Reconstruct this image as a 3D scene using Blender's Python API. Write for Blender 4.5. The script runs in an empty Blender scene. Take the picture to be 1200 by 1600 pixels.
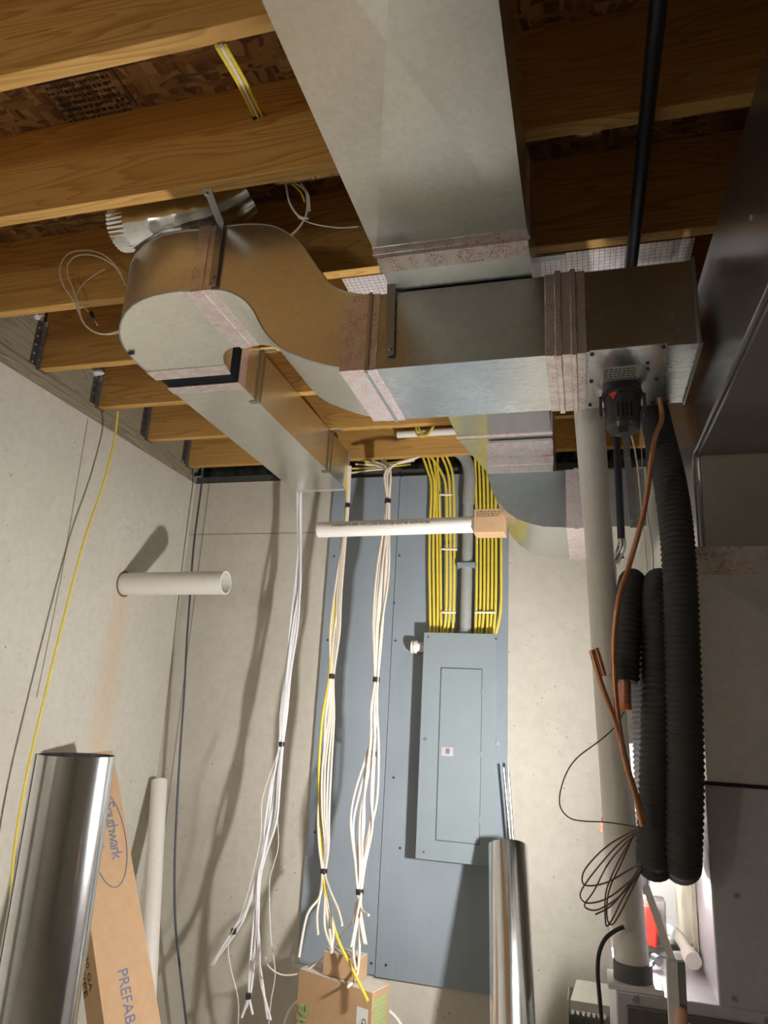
import bpy, math, random
from mathutils import Vector, Matrix, noise
random.seed(7)
S = bpy.context.scene
COL = S.collection
EYE = 1.5                                   # lens height above the floor
# ---------------------------------------------------------------- camera
FPX = 1109.0
dY = Vector((318, 338, FPX)).normalized()
dX = Vector((4050, -90, -FPX)).normalized(); dX = (dX - dX.dot(dY)*dY).normalized()
dZ = dX.cross(dY)
if dZ.y > 0: dZ = -dZ
ROWS = Matrix((dX, dY, dZ))                 # camera axes seen from the room
cam_d = bpy.data.cameras.new('camera'); cam = bpy.data.objects.new('camera', cam_d); COL.objects.link(cam)
right = Vector((dX.x, dY.x, dZ.x)); down = Vector((dX.y, dY.y, dZ.y)); fwd = Vector((dX.z, dY.z, dZ.z))
M = Matrix(((right.x, -down.x, -fwd.x, 0), (right.y, -down.y, -fwd.y, 0), (right.z, -down.z, -fwd.z, EYE), (0, 0, 0, 1)))
cam.matrix_world = M
cam_d.sensor_fit = 'VERTICAL'; cam_d.sensor_height = 36; cam_d.sensor_width = 27; cam_d.lens = 36*FPX/1600
cam_d.clip_start = 0.02
S.camera = cam
# ---------------------------------------------------------------- light and exposure
S.view_settings.view_transform = 'Standard'; S.view_settings.look = 'None'
S.view_settings.exposure = 1.0; S.view_settings.gamma = 1.0; S.view_settings.use_curve_mapping = False
w = bpy.data.worlds.new('world'); S.world = w; w.use_nodes = True
w.node_tree.nodes['Background'].inputs[0].default_value = (0.75, 0.85, 1.0, 1)
w.node_tree.nodes['Background'].inputs[1].default_value = 0.05
LAMP = Vector((0.128, 2.19, EYE-0.34))       # the work light standing behind the line set
LAMP_L = 1060                               # radiance of the LED face
def point_light(name, loc, power, radius, color):
    l = bpy.data.lights.new(name, 'POINT'); l.energy = power; l.shadow_soft_size = radius; l.color = color
    o = bpy.data.objects.new(name, l); o.location = loc; COL.objects.link(o); return o
point_light('unseen_fill_light', (-1.8, -0.9, EYE+0.4), 12, 0.15, (1.0, 0.95, 0.86))  # weak fill added off camera, no fixture; lifts the walls and joist faces

# ---------------------------------------------------------------- rays through pixels, met with real planes
def ray(px, py): return ROWS @ Vector((px-600, py-800, FPX))
def up(v): return Vector((v[0], v[1], v[2]+EYE))
def PY(px, py, y): d = ray(px, py); return up(d*(y/d.y))
def PX(px, py, x): d = ray(px, py); return up(d*(x/d.x))
def PZ(px, py, z): d = ray(px, py); return up(d*(z/d.z))     # z measured from the lens

# ---------------------------------------------------------------- mesh builder
class MB:
    def __init__(s): s.v = []; s.f = []; s.flat = False
    def add(s, vs, fs):
        n = len(s.v); s.v += [Vector(a) for a in vs]; s.f += [tuple(i+n for i in f) for f in fs]; return s
    def box(s, a, b):
        x0, y0, z0 = a; x1, y1, z1 = b
        if x0 > x1: x0, x1 = x1, x0
        if y0 > y1: y0, y1 = y1, y0
        if z0 > z1: z0, z1 = z1, z0
        return s.hexa([(x0,y0,z0),(x1,y0,z0),(x1,y1,z0),(x0,y1,z0),(x0,y0,z1),(x1,y0,z1),(x1,y1,z1),(x0,y1,z1)])
    def hexa(s, p):
        return s.add(p, [(0,3,2,1),(4,5,6,7),(0,1,5,4),(1,2,6,5),(2,3,7,6),(3,0,4,7)])
    def obox(s, c, ax, ay, az):
        c = Vector(c); ax = Vector(ax); ay = Vector(ay); az = Vector(az)
        return s.hexa([c-ax-ay-az, c+ax-ay-az, c+ax+ay-az, c-ax+ay-az, c-ax-ay+az, c+ax-ay+az, c+ax+ay+az, c-ax+ay+az])
    def prism(s, poly, ext):
        n = len(poly); ext = Vector(ext); poly = [Vector(p) for p in poly]
        vs = poly + [p+ext for p in poly]
        fs = [tuple(range(n)), tuple(reversed(range(n, 2*n)))] + [(i, i+n, (i+1) % n+n, (i+1) % n) for i in range(n)]
        return s.add(vs, fs)
    def strip(s, A, B, ext):        # solid between two matching polylines, extruded
        ext = Vector(ext); n = len(A)
        vs = [Vector(p) for p in A]+[Vector(p) for p in B]+[Vector(p)+ext for p in A]+[Vector(p)+ext for p in B]
        fs = []
        for i in range(n-1):
            fs += [(i, i+1, n+i+1, n+i), (2*n+i, 3*n+i, 3*n+i+1, 2*n+i+1), (i, 2*n+i, 2*n+i+1, i+1), (n+i, n+i+1, 3*n+i+1, 3*n+i)]
        fs += [(0, n, 3*n, 2*n), (n-1, 3*n-1, 4*n-1, 2*n-1)]
        return s.add(vs, fs)
    def tube(s, path, r, n=10, caps=True, smooth=0, flat=1.0, rf=None):
        P = [Vector(p) for p in path]
        if smooth: P = catmull(P, smooth)
        T = []
        for i in range(len(P)):
            a = P[max(i-1, 0)]; b = P[min(i+1, len(P)-1)]; t = (b-a); T.append(t.normalized() if t.length > 1e-9 else Vector((0,0,1)))
        u = T[0].orthogonal().normalized(); vs = []; fs = []; L = 0
        for i, p in enumerate(P):
            if i: L += (p-P[i-1]).length
            u = (u - T[i]*u.dot(T[i])).normalized(); v = T[i].cross(u)
            rr = r if rf is None else rf(L)
            for k in range(n):
                a = 2*math.pi*k/n; vs.append(p+u*math.cos(a)*rr+v*math.sin(a)*rr*flat)
        for i in range(len(P)-1):
            for k in range(n):
                fs.append((i*n+k, i*n+(k+1) % n, (i+1)*n+(k+1) % n, (i+1)*n+k))
        if caps: fs += [tuple(reversed(range(n))), tuple(range((len(P)-1)*n, len(P)*n))]
        return s.add(vs, fs)
    def cyl(s, a, b, r, n=24, r2=None):
        a = Vector(a); b = Vector(b); t = (b-a).normalized(); u = t.orthogonal().normalized(); v = t.cross(u)
        r2 = r if r2 is None else r2; vs = []
        for p, q in ((a, r), (b, r2)):
            for k in range(n):
                an = 2*math.pi*k/n; vs.append(p+(u*math.cos(an)+v*math.sin(an))*q)
        return s.add(vs, [(k, (k+1) % n, n+(k+1) % n, n+k) for k in range(n)]+[tuple(reversed(range(n))), tuple(range(n, 2*n))])
    def pipe(s, a, b, r, t, n=40):   # open hollow pipe with a wall
        a = Vector(a); b = Vector(b); d = (b-a).normalized(); u = d.orthogonal().normalized(); v = d.cross(u); vs = []
        for p, q in ((a, r), (b, r), (b, r-t), (a, r-t)):
            for k in range(n):
                an = 2*math.pi*k/n; vs.append(p+(u*math.cos(an)+v*math.sin(an))*q)
        fs = []
        for j in range(4):
            for k in range(n):
                fs.append((j*n+k, j*n+(k+1) % n, ((j+1) % 4)*n+(k+1) % n, ((j+1) % 4)*n+k))
        return s.add(vs, fs)
def catmull(P, m):
    out = []
    for i in range(len(P)-1):
        p0 = P[max(i-1, 0)]; p1 = P[i]; p2 = P[i+1]; p3 = P[min(i+2, len(P)-1)]
        for j in range(m):
            t = j/m
            out.append(0.5*((2*p1)+(p2-p0)*t+(2*p0-5*p1+4*p2-p3)*t*t+(3*p1-p0-3*p2+p3)*t**3))
    out.append(P[-1]); return out

ORG = {}
def build1(name, mb, mat, parent=None, bevel=0, at=None, angle=35):
    vs = mb.v
    if parent is not None: org = ORG[parent]
    elif at is not None: org = Vector(at)
    else:
        lo = [min(v[i] for v in vs) for i in range(3)]; hi = [max(v[i] for v in vs) for i in range(3)]
        org = Vector(((lo[0]+hi[0])/2, (lo[1]+hi[1])/2, lo[2]))
    me = bpy.data.meshes.new(name); me.from_pydata([v-org for v in vs], [], mb.f)
    import bmesh
    bm = bmesh.new(); bm.from_mesh(me); bmesh.ops.recalc_face_normals(bm, faces=bm.faces); bm.to_mesh(me); bm.free()
    for p in me.polygons: p.use_smooth = True
    me.set_sharp_from_angle(angle=math.radians(angle))
    me.materials.append(mat)
    o = bpy.data.objects.new(name, me); COL.objects.link(o)
    if parent is not None: o.parent = parent
    else: o.location = org
    ORG[o] = org
    if bevel:
        m = o.modifiers.new('bevel', 'BEVEL'); m.width = bevel; m.segments = 2; m.limit_method = 'ANGLE'; m.angle_limit = math.radians(40)
    return o
def split(mb):
    par = list(range(len(mb.v)))
    def fnd(i):
        while par[i] != i: par[i] = par[par[i]]; i = par[i]
        return i
    for f in mb.f:
        for k in f[1:]: par[fnd(k)] = fnd(f[0])
    groups = {}
    for f in mb.f: groups.setdefault(fnd(f[0]), []).append(f)
    out = []
    for fs in groups.values():
        ids = sorted({i for f in fs for i in f}); mp = {i: k for k, i in enumerate(ids)}; q = MB(); q.add([mb.v[i] for i in ids], [tuple(mp[i] for i in f) for f in fs]); out.append(q)
    return out
SPLIT = {'nail', 'screw', 'vent_slot', 'clip', 'hinge', 'cover_screw', 'screw_hole', 'notched_tab', 'lock_seam', 'foil_tape', 'drive_cleat', 'top_flap', 'yellow_cable_x'}
def build(name, mb, mat, parent=None, bevel=0, at=None, angle=35):
    if name in SPLIT and parent is not None:
        for q in split(mb): r = build1(name, q, mat, parent, bevel, at, angle)
        return r
    return build1(name, mb, mat, parent, bevel, at, angle)
def tag(o, label, cat, group=None, kind=None):
    o['label'] = label; o['category'] = cat
    if group: o['group'] = group
    if kind: o['kind'] = kind
    return o
def thing(name, label, cat, loc, group=None):
    o = bpy.data.objects.new(name, None); o.location = loc; o.empty_display_size = .05; COL.objects.link(o)
    ORG[o] = Vector(loc); return tag(o, label, cat, group)
def struct(name, mb, mat, **k):
    o = build(name, mb, mat, at=(0,0,0), **k); o['kind'] = 'structure'; return o
def text(name, body, mat, parent, origin, r, u, size, spacing=1.0, lift=.0012):
    c = bpy.data.curves.new('t', 'FONT'); c.body = body; c.size = size; c.space_character = spacing; c.extrude = .0002
    t = bpy.data.objects.new('t', c); COL.objects.link(t)
    me = bpy.data.meshes.new_from_object(t); bpy.data.objects.remove(t)
    r = Vector(r).normalized(); u = Vector(u).normalized(); n = r.cross(u)
    mb = MB(); mb.add([Vector(origin)+r*v.co.x+u*v.co.y+n*(lift+v.co.z) for v in me.vertices], [tuple(p.vertices) for p in me.polygons])
    return build(name, mb, mat, parent)

# ---------------------------------------------------------------- materials
class NT:
    def __init__(s, name):
        m = bpy.data.materials.new(name); m.use_nodes = True; s.m = m; s.t = m.node_tree; s.b = s.t.nodes['Principled BSDF']
    def n(s, typ, **k):
        q = s.t.nodes.new(typ)
        for a, b in k.items(): setattr(q, a, b)
        return q
    def l(s, a, b): s.t.links.new(a, b)
    def coord(s, scale=(1,1,1), kind='Object', rot=(0,0,0)):
        c = s.n('ShaderNodeTexCoord'); mp = s.n('ShaderNodeMapping'); mp.inputs['Scale'].default_value = scale; mp.inputs['Rotation'].default_value = rot
        s.l(c.outputs[kind], mp.inputs[0]); return mp.outputs[0]
    def noise(s, vec, scale, detail=4, rough=.5, dist=0):
        q = s.n('ShaderNodeTexNoise'); q.inputs['Scale'].default_value = scale; q.inputs['Detail'].default_value = detail
        q.inputs['Roughness'].default_value = rough; q.inputs['Distortion'].default_value = dist; s.l(vec, q.inputs['Vector']); return q.outputs['Fac']
    def ramp(s, fac, stops, interp='LINEAR'):
        q = s.n('ShaderNodeValToRGB'); e = q.color_ramp.elements; q.color_ramp.interpolation = interp
        while len(e) > len(stops): e.remove(e[-1])
        while len(e) < len(stops): e.new(.5)
        for i, (p, c) in enumerate(stops): e[i].position = p; e[i].color = (c[0], c[1], c[2], 1) if not isinstance(c, (int, float)) else (c, c, c, 1)
        s.l(fac, q.inputs[0]); return q.outputs[0]
    def mix(s, fac, a, b, mode='MIX'):
        q = s.n('ShaderNodeMix', data_type='RGBA', blend_type=mode)
        for val, i in ((fac, 0), (a, 6), (b, 7)):
            if hasattr(val, 'links'): s.l(val, q.inputs[i])
            elif i == 0: q.inputs[0].default_value = val
            else: q.inputs[i].default_value = (*val, 1)
        return q.outputs[2]
    def math(s, op, a, b=0.0):
        q = s.n('ShaderNodeMath', operation=op)
        for val, i in ((a, 0), (b, 1)):
            if hasattr(val, 'links'): s.l(val, q.inputs[i])
            else: q.inputs[i].default_value = val
        return q.outputs[0]
    def bump(s, h, strength=.3, dist=.01):
        q = s.n('ShaderNodeBump'); q.inputs['Strength'].default_value = strength; q.inputs['Distance'].default_value = dist
        s.l(h, q.inputs['Height']); s.l(q.outputs[0], s.b.inputs['Normal'])
    def set(s, **k):
        for a, b in k.items():
            i = s.b.inputs[a.replace('_', ' ')]
            if hasattr(b, 'links'): s.l(b, i)
            else: i.default_value = (*b, 1) if isinstance(b, tuple) else b
        return s
def plain(name, col, rough=.5, metal=0, noise_amt=.08, scale=40):
    t = NT(name); v = t.coord(); f = t.noise(v, scale, 3)
    lo = tuple(c*(1-noise_amt) for c in col); hi = tuple(min(1, c*(1+noise_amt)) for c in col)
    t.set(Base_Color=t.ramp(f, [(.3, lo), (.7, hi)]), Roughness=rough, Metallic=metal); return t.m

def m_galv(name, col=(.72,.74,.73), rough=(.24,.36), scale=9, spangle=.05):
    t = NT(name); v = t.coord(); f = t.noise(v, scale, 5, .6)
    vo = t.n('ShaderNodeTexVoronoi'); vo.inputs['Scale'].default_value = 90; t.l(v, vo.inputs['Vector'])
    lo = tuple(c*(1-spangle) for c in col); hi = tuple(min(1, c*(1+spangle)) for c in col)
    c1 = t.ramp(f, [(.2, lo), (.8, hi)])
    sp = t.n('ShaderNodeSeparateColor'); t.l(vo.outputs['Color'], sp.inputs[0])
    g = t.ramp(sp.outputs[0], [(0, .93), (1, 1.0)])
    base = t.mix(1.0, c1, g, 'MULTIPLY')
    streak = t.noise(t.coord((3, 60, 3)), 4, 3)
    r = t.math('ADD', t.ramp(f, [(.2, rough[0]+.02), (.8, rough[1]-.03)]), t.math('MULTIPLY', streak, .015))
    t.set(Base_Color=base, Metallic=1.0, Roughness=r)
    h = t.noise(t.coord(), 1.6, 1, .4)
    t.bump(h, .05, .02)
    return t.m
G_DUCT = m_galv('galvanised_duct', (.82,.83,.79))
G_PIPE = m_galv('bright_galvanised', (.82,.83,.84), (.12,.2), 14, .03)
G_DARK = m_galv('dull_galvanised', (.42,.44,.46), (.3,.42))
G_FURN = m_galv('furnace_sheet', (.60,.58,.64), (.3,.4)); G_FURN.node_tree.nodes['Principled BSDF'].inputs['Metallic'].default_value = .35
def m_wood(name, a, b, c, seed=0, rough=.62, ax=0):
    t = NT(name); 
    co = t.n('ShaderNodeTexCoord'); oi = t.n('ShaderNodeObjectInfo')
    off = t.n('ShaderNodeVectorMath', operation='ADD'); t.l(co.outputs['Object'], off.inputs[0])
    mu = t.math('MULTIPLY', oi.outputs['Location'], 1)
    vm = t.n('ShaderNodeVectorMath', operation='SCALE'); t.l(oi.outputs['Location'], vm.inputs[0]); vm.inputs['Scale'].default_value = 3.7+seed; t.l(vm.outputs[0], off.inputs[1])
    mp = t.n('ShaderNodeMapping'); mp.inputs['Scale'].default_value = (.55, 7, 7) if ax == 0 else (7, .55, 7); t.l(off.outputs[0], mp.inputs[0])
    n1 = t.noise(mp.outputs[0], 1.1, 2, .5, .6)
    rings = t.math('FRACT', t.math('MULTIPLY', n1, 22.0))
    rg = t.ramp(rings, [(0, .0), (.55, .25), (.88, 1), (1, .0)])
    mp2 = t.n('ShaderNodeMapping'); mp2.inputs['Scale'].default_value = (3, 140, 140) if ax == 0 else (140, 3, 140); t.l(off.outputs[0], mp2.inputs[0])
    fine = t.noise(mp2.outputs[0], 1.5, 3)
    big = t.noise(off.outputs[0], 2.2, 3)
    c0 = t.mix(rg, a, b); c1 = t.mix(t.math('MULTIPLY', t.ramp(big, [(.4, 0), (.75, 1)]), .5), c0, c)
    c2 = t.mix(t.math('MULTIPLY', fine, .35), c1, tuple(x*.55 for x in b))
    t.set(Base_Color=c2, Roughness=rough); t.bump(rg, .12, .003)
    return t.m
PINE = m_wood('pine_lumber', (.70,.42,.13), (.46,.225,.05), (.56,.31,.08))
RIM = m_wood('weathered_rim_lumber', (.36,.31,.22), (.20,.165,.115), (.42,.36,.26), 2, .7, 1)
def m_osb():
    t = NT('oriented_strand_board'); v = t.coord((1,1,1)); ns = t.n('ShaderNodeTexNoise'); ns.inputs['Scale'].default_value = 9; t.l(v, ns.inputs['Vector'])
    add = t.n('ShaderNodeVectorMath', operation='MULTIPLY_ADD'); t.l(ns.outputs['Color'], add.inputs[0]); add.inputs[1].default_value = (.05,.05,0); t.l(v, add.inputs[2])
    cols = []
    for rot, sc in ((.5, (14, 60, 1)), (-.9, (55, 12, 1)), (1.3, (16, 70, 1))):
        mp = t.n('ShaderNodeMapping'); mp.inputs['Rotation'].default_value = (0,0,rot); mp.inputs['Scale'].default_value = sc; t.l(add.outputs[0], mp.inputs[0])
        vo = t.n('ShaderNodeTexVoronoi'); vo.inputs['Scale'].default_value = 1.0; t.l(mp.outputs[0], vo.inputs['Vector']); cols.append(vo)
    a = t.n('ShaderNodeSeparateColor'); t.l(cols[0].outputs['Color'], a.inputs[0])
    b = t.n('ShaderNodeSeparateColor'); t.l(cols[1].outputs['Color'], b.inputs[0])
    c = t.n('ShaderNodeSeparateColor'); t.l(cols[2].outputs['Color'], c.inputs[0])
    ra = t.ramp(a.outputs[0], [(0, (.13,.055,.02)), (.5, (.27,.13,.045)), (1, (.42,.24,.09))])
    rb = t.ramp(b.outputs[1], [(0, (.10,.045,.018)), (.6, (.30,.15,.055)), (1, (.46,.27,.11))])
    m1 = t.mix(t.ramp(c.outputs[2], [(.45, 0), (.55, 1)]), ra, rb)
    t.set(Base_Color=m1, Roughness=.7); t.bump(a.outputs[0], .4, .004); return t.m
OSB = m_osb()
def m_concrete(name, a, b, stain=False):
    t = NT(name); v = t.coord(); f = t.noise(v, 2.0, 6, .6); g = t.noise(v, 26, 5, .65); p = t.noise(v, 60, 2, .5); q = t.noise(v, 9, 2)
    c = t.ramp(f, [(.3, a), (.7, b)])
    c = t.mix(t.math('MULTIPLY', t.ramp(g, [(.42, 0), (.75, 1)]), .35), c, tuple(x*.72 for x in a))
    spots = t.math('MULTIPLY', t.ramp(p, [(.70, 0), (.74, 1)]), t.ramp(q, [(.45, 0), (.6, 1)]))
    c = t.mix(t.math('MULTIPLY', spots, .75), c, (.13,.115,.09))
    if stain:       # rusty run below the pipe stub
        co = t.n('ShaderNodeTexCoord'); sp = t.n('ShaderNodeSeparateXYZ'); t.l(co.outputs['Object'], sp.inputs[0])
        cy, cz = stain
        yy = t.math('SUBTRACT', sp.outputs[1], cy)
        w1 = t.math('ADD', .10, t.math('MULTIPLY', t.math('SUBTRACT', cz, sp.outputs[2]), .03))
        m = t.math('SUBTRACT', 1.0, t.math('DIVIDE', t.math('ABSOLUTE', yy), w1))
        m = t.ramp(m, [(.0, 0), (.8, 1)])
        zz = t.ramp(t.math('SUBTRACT', cz, sp.outputs[2]), [(0, 0), (.03, 1)])
        nn = t.ramp(t.noise(t.coord((1, 30, 1.2)), 2, 4), [(.3, .45), (.7, 1)])
        c = t.mix(t.math('MULTIPLY', t.math('MULTIPLY', m, zz), t.math('MULTIPLY', nn, .5)), c, (.62,.42,.22))
    t.set(Base_Color=c, Roughness=.85)
    h = t.math('ADD', g, t.math('MULTIPLY', spots, -1.5)); t.bump(h, .25, .006); return t.m
CONC = m_concrete('poured_concrete', (.53,.495,.425), (.60,.565,.495))
FLOOR = m_concrete('floor_concrete', (.47,.44,.38), (.56,.53,.47))
def m_tape():
    t = NT('foil_tape'); v = t.coord(); f = t.noise(v, 30, 4, .6)
    a = t.noise(t.coord((260, 260, 260)), 1.0, 3, .7); b = t.noise(t.coord((30, 30, 30)), 1.0, 2)
    k = t.math('MULTIPLY', t.ramp(a, [(.50, 0), (.58, 1)]), t.ramp(b, [(.42, 0), (.56, 1)]))
    c = t.mix(t.math('MULTIPLY', k, .8), (.80,.75,.74), (.42,.07,.08))
    t.set(Base_Color=c, Metallic=t.math('SUBTRACT', .85, t.math('MULTIPLY', k, .6)), Roughness=.32); t.bump(t.noise(v, 45, 3, .6), .4, .003); return t.m
TAPE = m_tape()
def m_foilpanel():
    t = NT('foil_faced_panel'); v = t.coord(); br = t.n('ShaderNodeTexBrick'); br.offset = 0
    br.inputs['Scale'].default_value = 45; br.inputs['Mortar Size'].default_value = .035; br.inputs['Brick Width'].default_value = .7; br.inputs['Row Height'].default_value = .7
    br.inputs['Color1'].default_value = (.86,.82,.84,1); br.inputs['Color2'].default_value = (.80,.76,.79,1); br.inputs['Mortar'].default_value = (.30,.22,.24,1)
    t.l(v, br.inputs['Vector'])
    r = t.ramp(t.noise(v, 120, 2), [(.58, 0), (.66, 1)]); r2 = t.ramp(t.noise(v, 9, 2), [(.45, 0), (.6, 1)])
    c = t.mix(t.math('MULTIPLY', t.math('MULTIPLY', r, r2), .6), br.outputs['Color'], (.6,.1,.2))
    t.set(Base_Color=c, Metallic=.7, Roughness=.35); t.bump(t.noise(v, 20, 4), .4, .01); return t.m
FOIL = m_foilpanel()
PVC = plain('white_pvc', (.80,.77,.72), .38, 0, .02)
GREYPVC = plain('grey_conduit', (.33,.34,.34), .5, 0, .03)
BLACK = plain('black_rubber', (.022,.022,.025), .55)
BLACKTAPE = plain('black_electrical_tape', (.02,.02,.022), .35)
FOAM = plain('black_foam_insulation', (.036,.034,.036), .62, 0, .15)
IRON = plain('black_iron_pipe', (.02,.02,.03), .35, .3)
COPPER = plain('copper', (.66,.33,.19), .38, .9, .1)
STEEL = plain('steel_screw', (.5,.5,.52), .35, 1)
WHITEWIRE = plain('ivory_cable_jacket', (.78,.70,.60), .45, 0, .03)
COLDWIRE = plain('white_cable_jacket', (.80,.80,.82), .42, 0, .03)
YELLOW = plain('yellow_cable_jacket', (.78,.62,.07), .42, 0, .05)
DARKWIRE = plain('dark_cable_jacket', (.05,.055,.075), .5)
BROWNWIRE = plain('brown_thermostat_wire', (.16,.09,.07), .5)
def m_paint():
    t = NT('grey_painted_plywood'); v = t.coord(); g = t.noise(t.coord((60, 60, 2.5)), 1.0, 4); f = t.noise(v, 3, 4); s = t.noise(v, 60, 2)
    c = t.ramp(f, [(.3, (.25,.295,.34)), (.7, (.295,.34,.385))])
    c = t.mix(t.math('MULTIPLY', g, .25), c, (.15,.18,.22))
    c = t.mix(t.math('MULTIPLY', t.ramp(s, [(.76, 0), (.78, 1)]), .5), c, (.5,.52,.55))
    t.set(Base_Color=c, Roughness=.5); t.bump(g, .15, .003); return t.m
PAINT = m_paint()
PANELGREY = plain('breaker_panel_enamel', (.23,.275,.30), .38, 0, .03, 8)
PANELEDGE = plain('panel_gap_shadowline', (.10,.12,.125), .5)
def m_card(name, col):
    t = NT(name); v = t.coord(); f = t.noise(v, 30, 5, .6); g = t.noise(t.coord((2, 2, 160)), 1, 2)
    c = t.ramp(f, [(.3, tuple(x*.93 for x in col)), (.7, tuple(min(1, x*1.05) for x in col))]); c = t.mix(t.math('MULTIPLY', g, .12), c, tuple(x*.7 for x in col))
    t.set(Base_Color=c, Roughness=.8); return t.m
CARD = m_card('brown_cardboard', (.50,.32,.18)); CARD2 = m_card('dark_cardboard', (.33,.20,.11)); CARDTOP = m_card('pale_carton_top', (.62,.56,.50))
INKBLUE = plain('blue_ink', (.13,.17,.27), .8); INKBLACK = plain('black_ink', (.03,.03,.03), .8); INKGREEN = plain('green_ink', (.25,.50,.18), .8)
LABEL = plain('white_label_paper', (.72,.72,.70), .6, 0, .03); RED = plain('red_plastic', (.75,.06,.04), .4)
CANVAS = plain('black_canvas_connector', (.006,.007,.010), .8, 0, .3, 12); CANVAS.node_tree.nodes['Principled BSDF'].inputs['Specular IOR Level'].default_value = .15
SMOKE = plain('smoked_plastic', (.06,.06,.065), .12, 0, .1)
SKIN = plain('skin', (.72,.40,.30), .5, 0, .05)
WHITEMETAL = plain('white_enamel', (.80,.80,.78), .35, 0, .02)
MOTTLE = NT('mottled_sill_metal'); _v = MOTTLE.coord(); MOTTLE.set(Base_Color=MOTTLE.ramp(MOTTLE.noise(_v, 16, 5, .6), [(.35, (.05,.065,.06)), (.65, (.30,.34,.32))]), Roughness=.45, Metallic=.4); MOTTLE = MOTTLE.m
def emis(name, col, s):
    t = NT(name); t.set(Base_Color=(.9,.9,.9), Emission_Color=col, Emission_Strength=s); return t.m
LED = emis('lit_led_face', (1,.965,.92), LAMP_L)

# ================================================================ THE ROOM
WX, WY = -2.19, 3.52          # left and back wall faces
WT = EYE+1.257                # top of the poured walls
JB = EYE+1.332                # underside of the joists
JT = JB+.303                  # underside of the subfloor
RX, FY = 2.6, -2.6
struct('floor', MB().box((WX-.3, FY-.2, -.1), (RX+.2, WY+.3, 0)), FLOOR)
STUB_Y, STUB_Z = 3.02, EYE+.565
WALLM = m_concrete('poured_concrete_left', (.55,.525,.455), (.63,.60,.53), (3.0, STUB_Z-.03))
lw = struct('wall_left', MB().box((WX-.25, FY-.2, 0), (WX, WY, WT)), WALLM)
struct('wall_back', MB().box((WX-.25, WY, 0), (RX+.2, WY+.25, WT)), CONC)
struct('wall_right', MB().box((RX, FY-.2, 0), (RX+.2, WY, JT)), CONC)
struct('wall_front', MB().box((WX-.25, FY-.2, 0), (RX, FY, JT)), CONC)
struct('ceiling', MB().box((WX-.25, FY-.2, JT), (RX+.2, WY+.3, JT+.03)), OSB)
# sill and rim lumber on top of the left wall
m = MB().box((WX-.17, FY, WT), (WX-.008, WY, WT+.045)); m.box((WX-.17, FY, WT+.05), (WX-.02, WY, WT+.085)); m.box((WX-.17, FY, WT+.085), (WX-.035, WY+.1, JT))
struct('trim_1', m, RIM)
m = MB().box((WX, WY+.005, WT), (RX, WY+.2, WT+.04)); struct('trim_2', m, plain('dark_sill_plate', (.06,.065,.06), .7))
struct('trim_3', MB().box((WX-.05, WY+.14, WT+.04), (RX, WY+.18, JT)), MOTTLE)
# form joint lines in the concrete
def groove(name, mb): return struct(name, mb, plain('form_joint', (.24,.21,.17), .9))
zg = EYE+.947
groove('trim_4', MB().box((WX, WY-.0015, zg-.002), (-1.32, WY+.001, zg+.002)))
m = MB()
a = PX(137, 655, WX); b = PX(50, 1160, WX)
for (p, q) in ((PX(137,655,WX), PX(95,905,WX)), (PX(95,905,WX), PX(57,1090,WX))):
    m.hexa([p+Vector((-.001,-.002,0)), p+Vector((.0015,-.002,0)), p+Vector((.0015,.002,0)), p+Vector((-.001,.002,0)), q+Vector((-.001,-.002,0)), q+Vector((.0015,-.002,0)), q+Vector((.0015,.002,0)), q+Vector((-.001,.002,0))])
groove('trim_5', m)
m = MB(); xg = WX+.09; m.box((xg-.0015, WY-.0015, .02), (xg+.0015, WY+.001, WT)); groove('trim_6', m)

# ================================================================ JOISTS
J = [.965, 1.366, 1.80, 2.21, 2.60, 3.008, 3.42]
jl = ['nearest in view at the top left edge', 'second from the camera with a duct strap screwed under it', 'third from the camera beside the foil panel edge',
      'fourth from the camera, behind the duct elbow', 'fifth from the camera, yellow cable dropping by it', 'sixth from the camera, over the branch duct', 'last before the back wall, above the grey plywood']
jm = MB().box((WX-.02, 0, JB), (RX, .038, JT))
j0 = build('floor_joist', jm, PINE, at=(WX-.02, 0, JB), bevel=.002)
joists = []
for i, y in enumerate(J):
    o = j0 if i == 0 else j0.copy()
    if i: COL.objects.link(o)
    o.location = (WX-.02, y, JB); tag(o, 'yellow pine floor joist, '+jl[i], 'joist', 'floor joists'); joists.append(o)
for k in range(1, 7):          # joists over and behind the camera, seen in the duct reflections
    o = j0.copy(); COL.objects.link(o); o.location = (WX-.02, .965-.409*k, JB)
    tag(o, 'yellow pine floor joist overhead, out of the frame', 'joist', 'floor joists')
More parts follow.
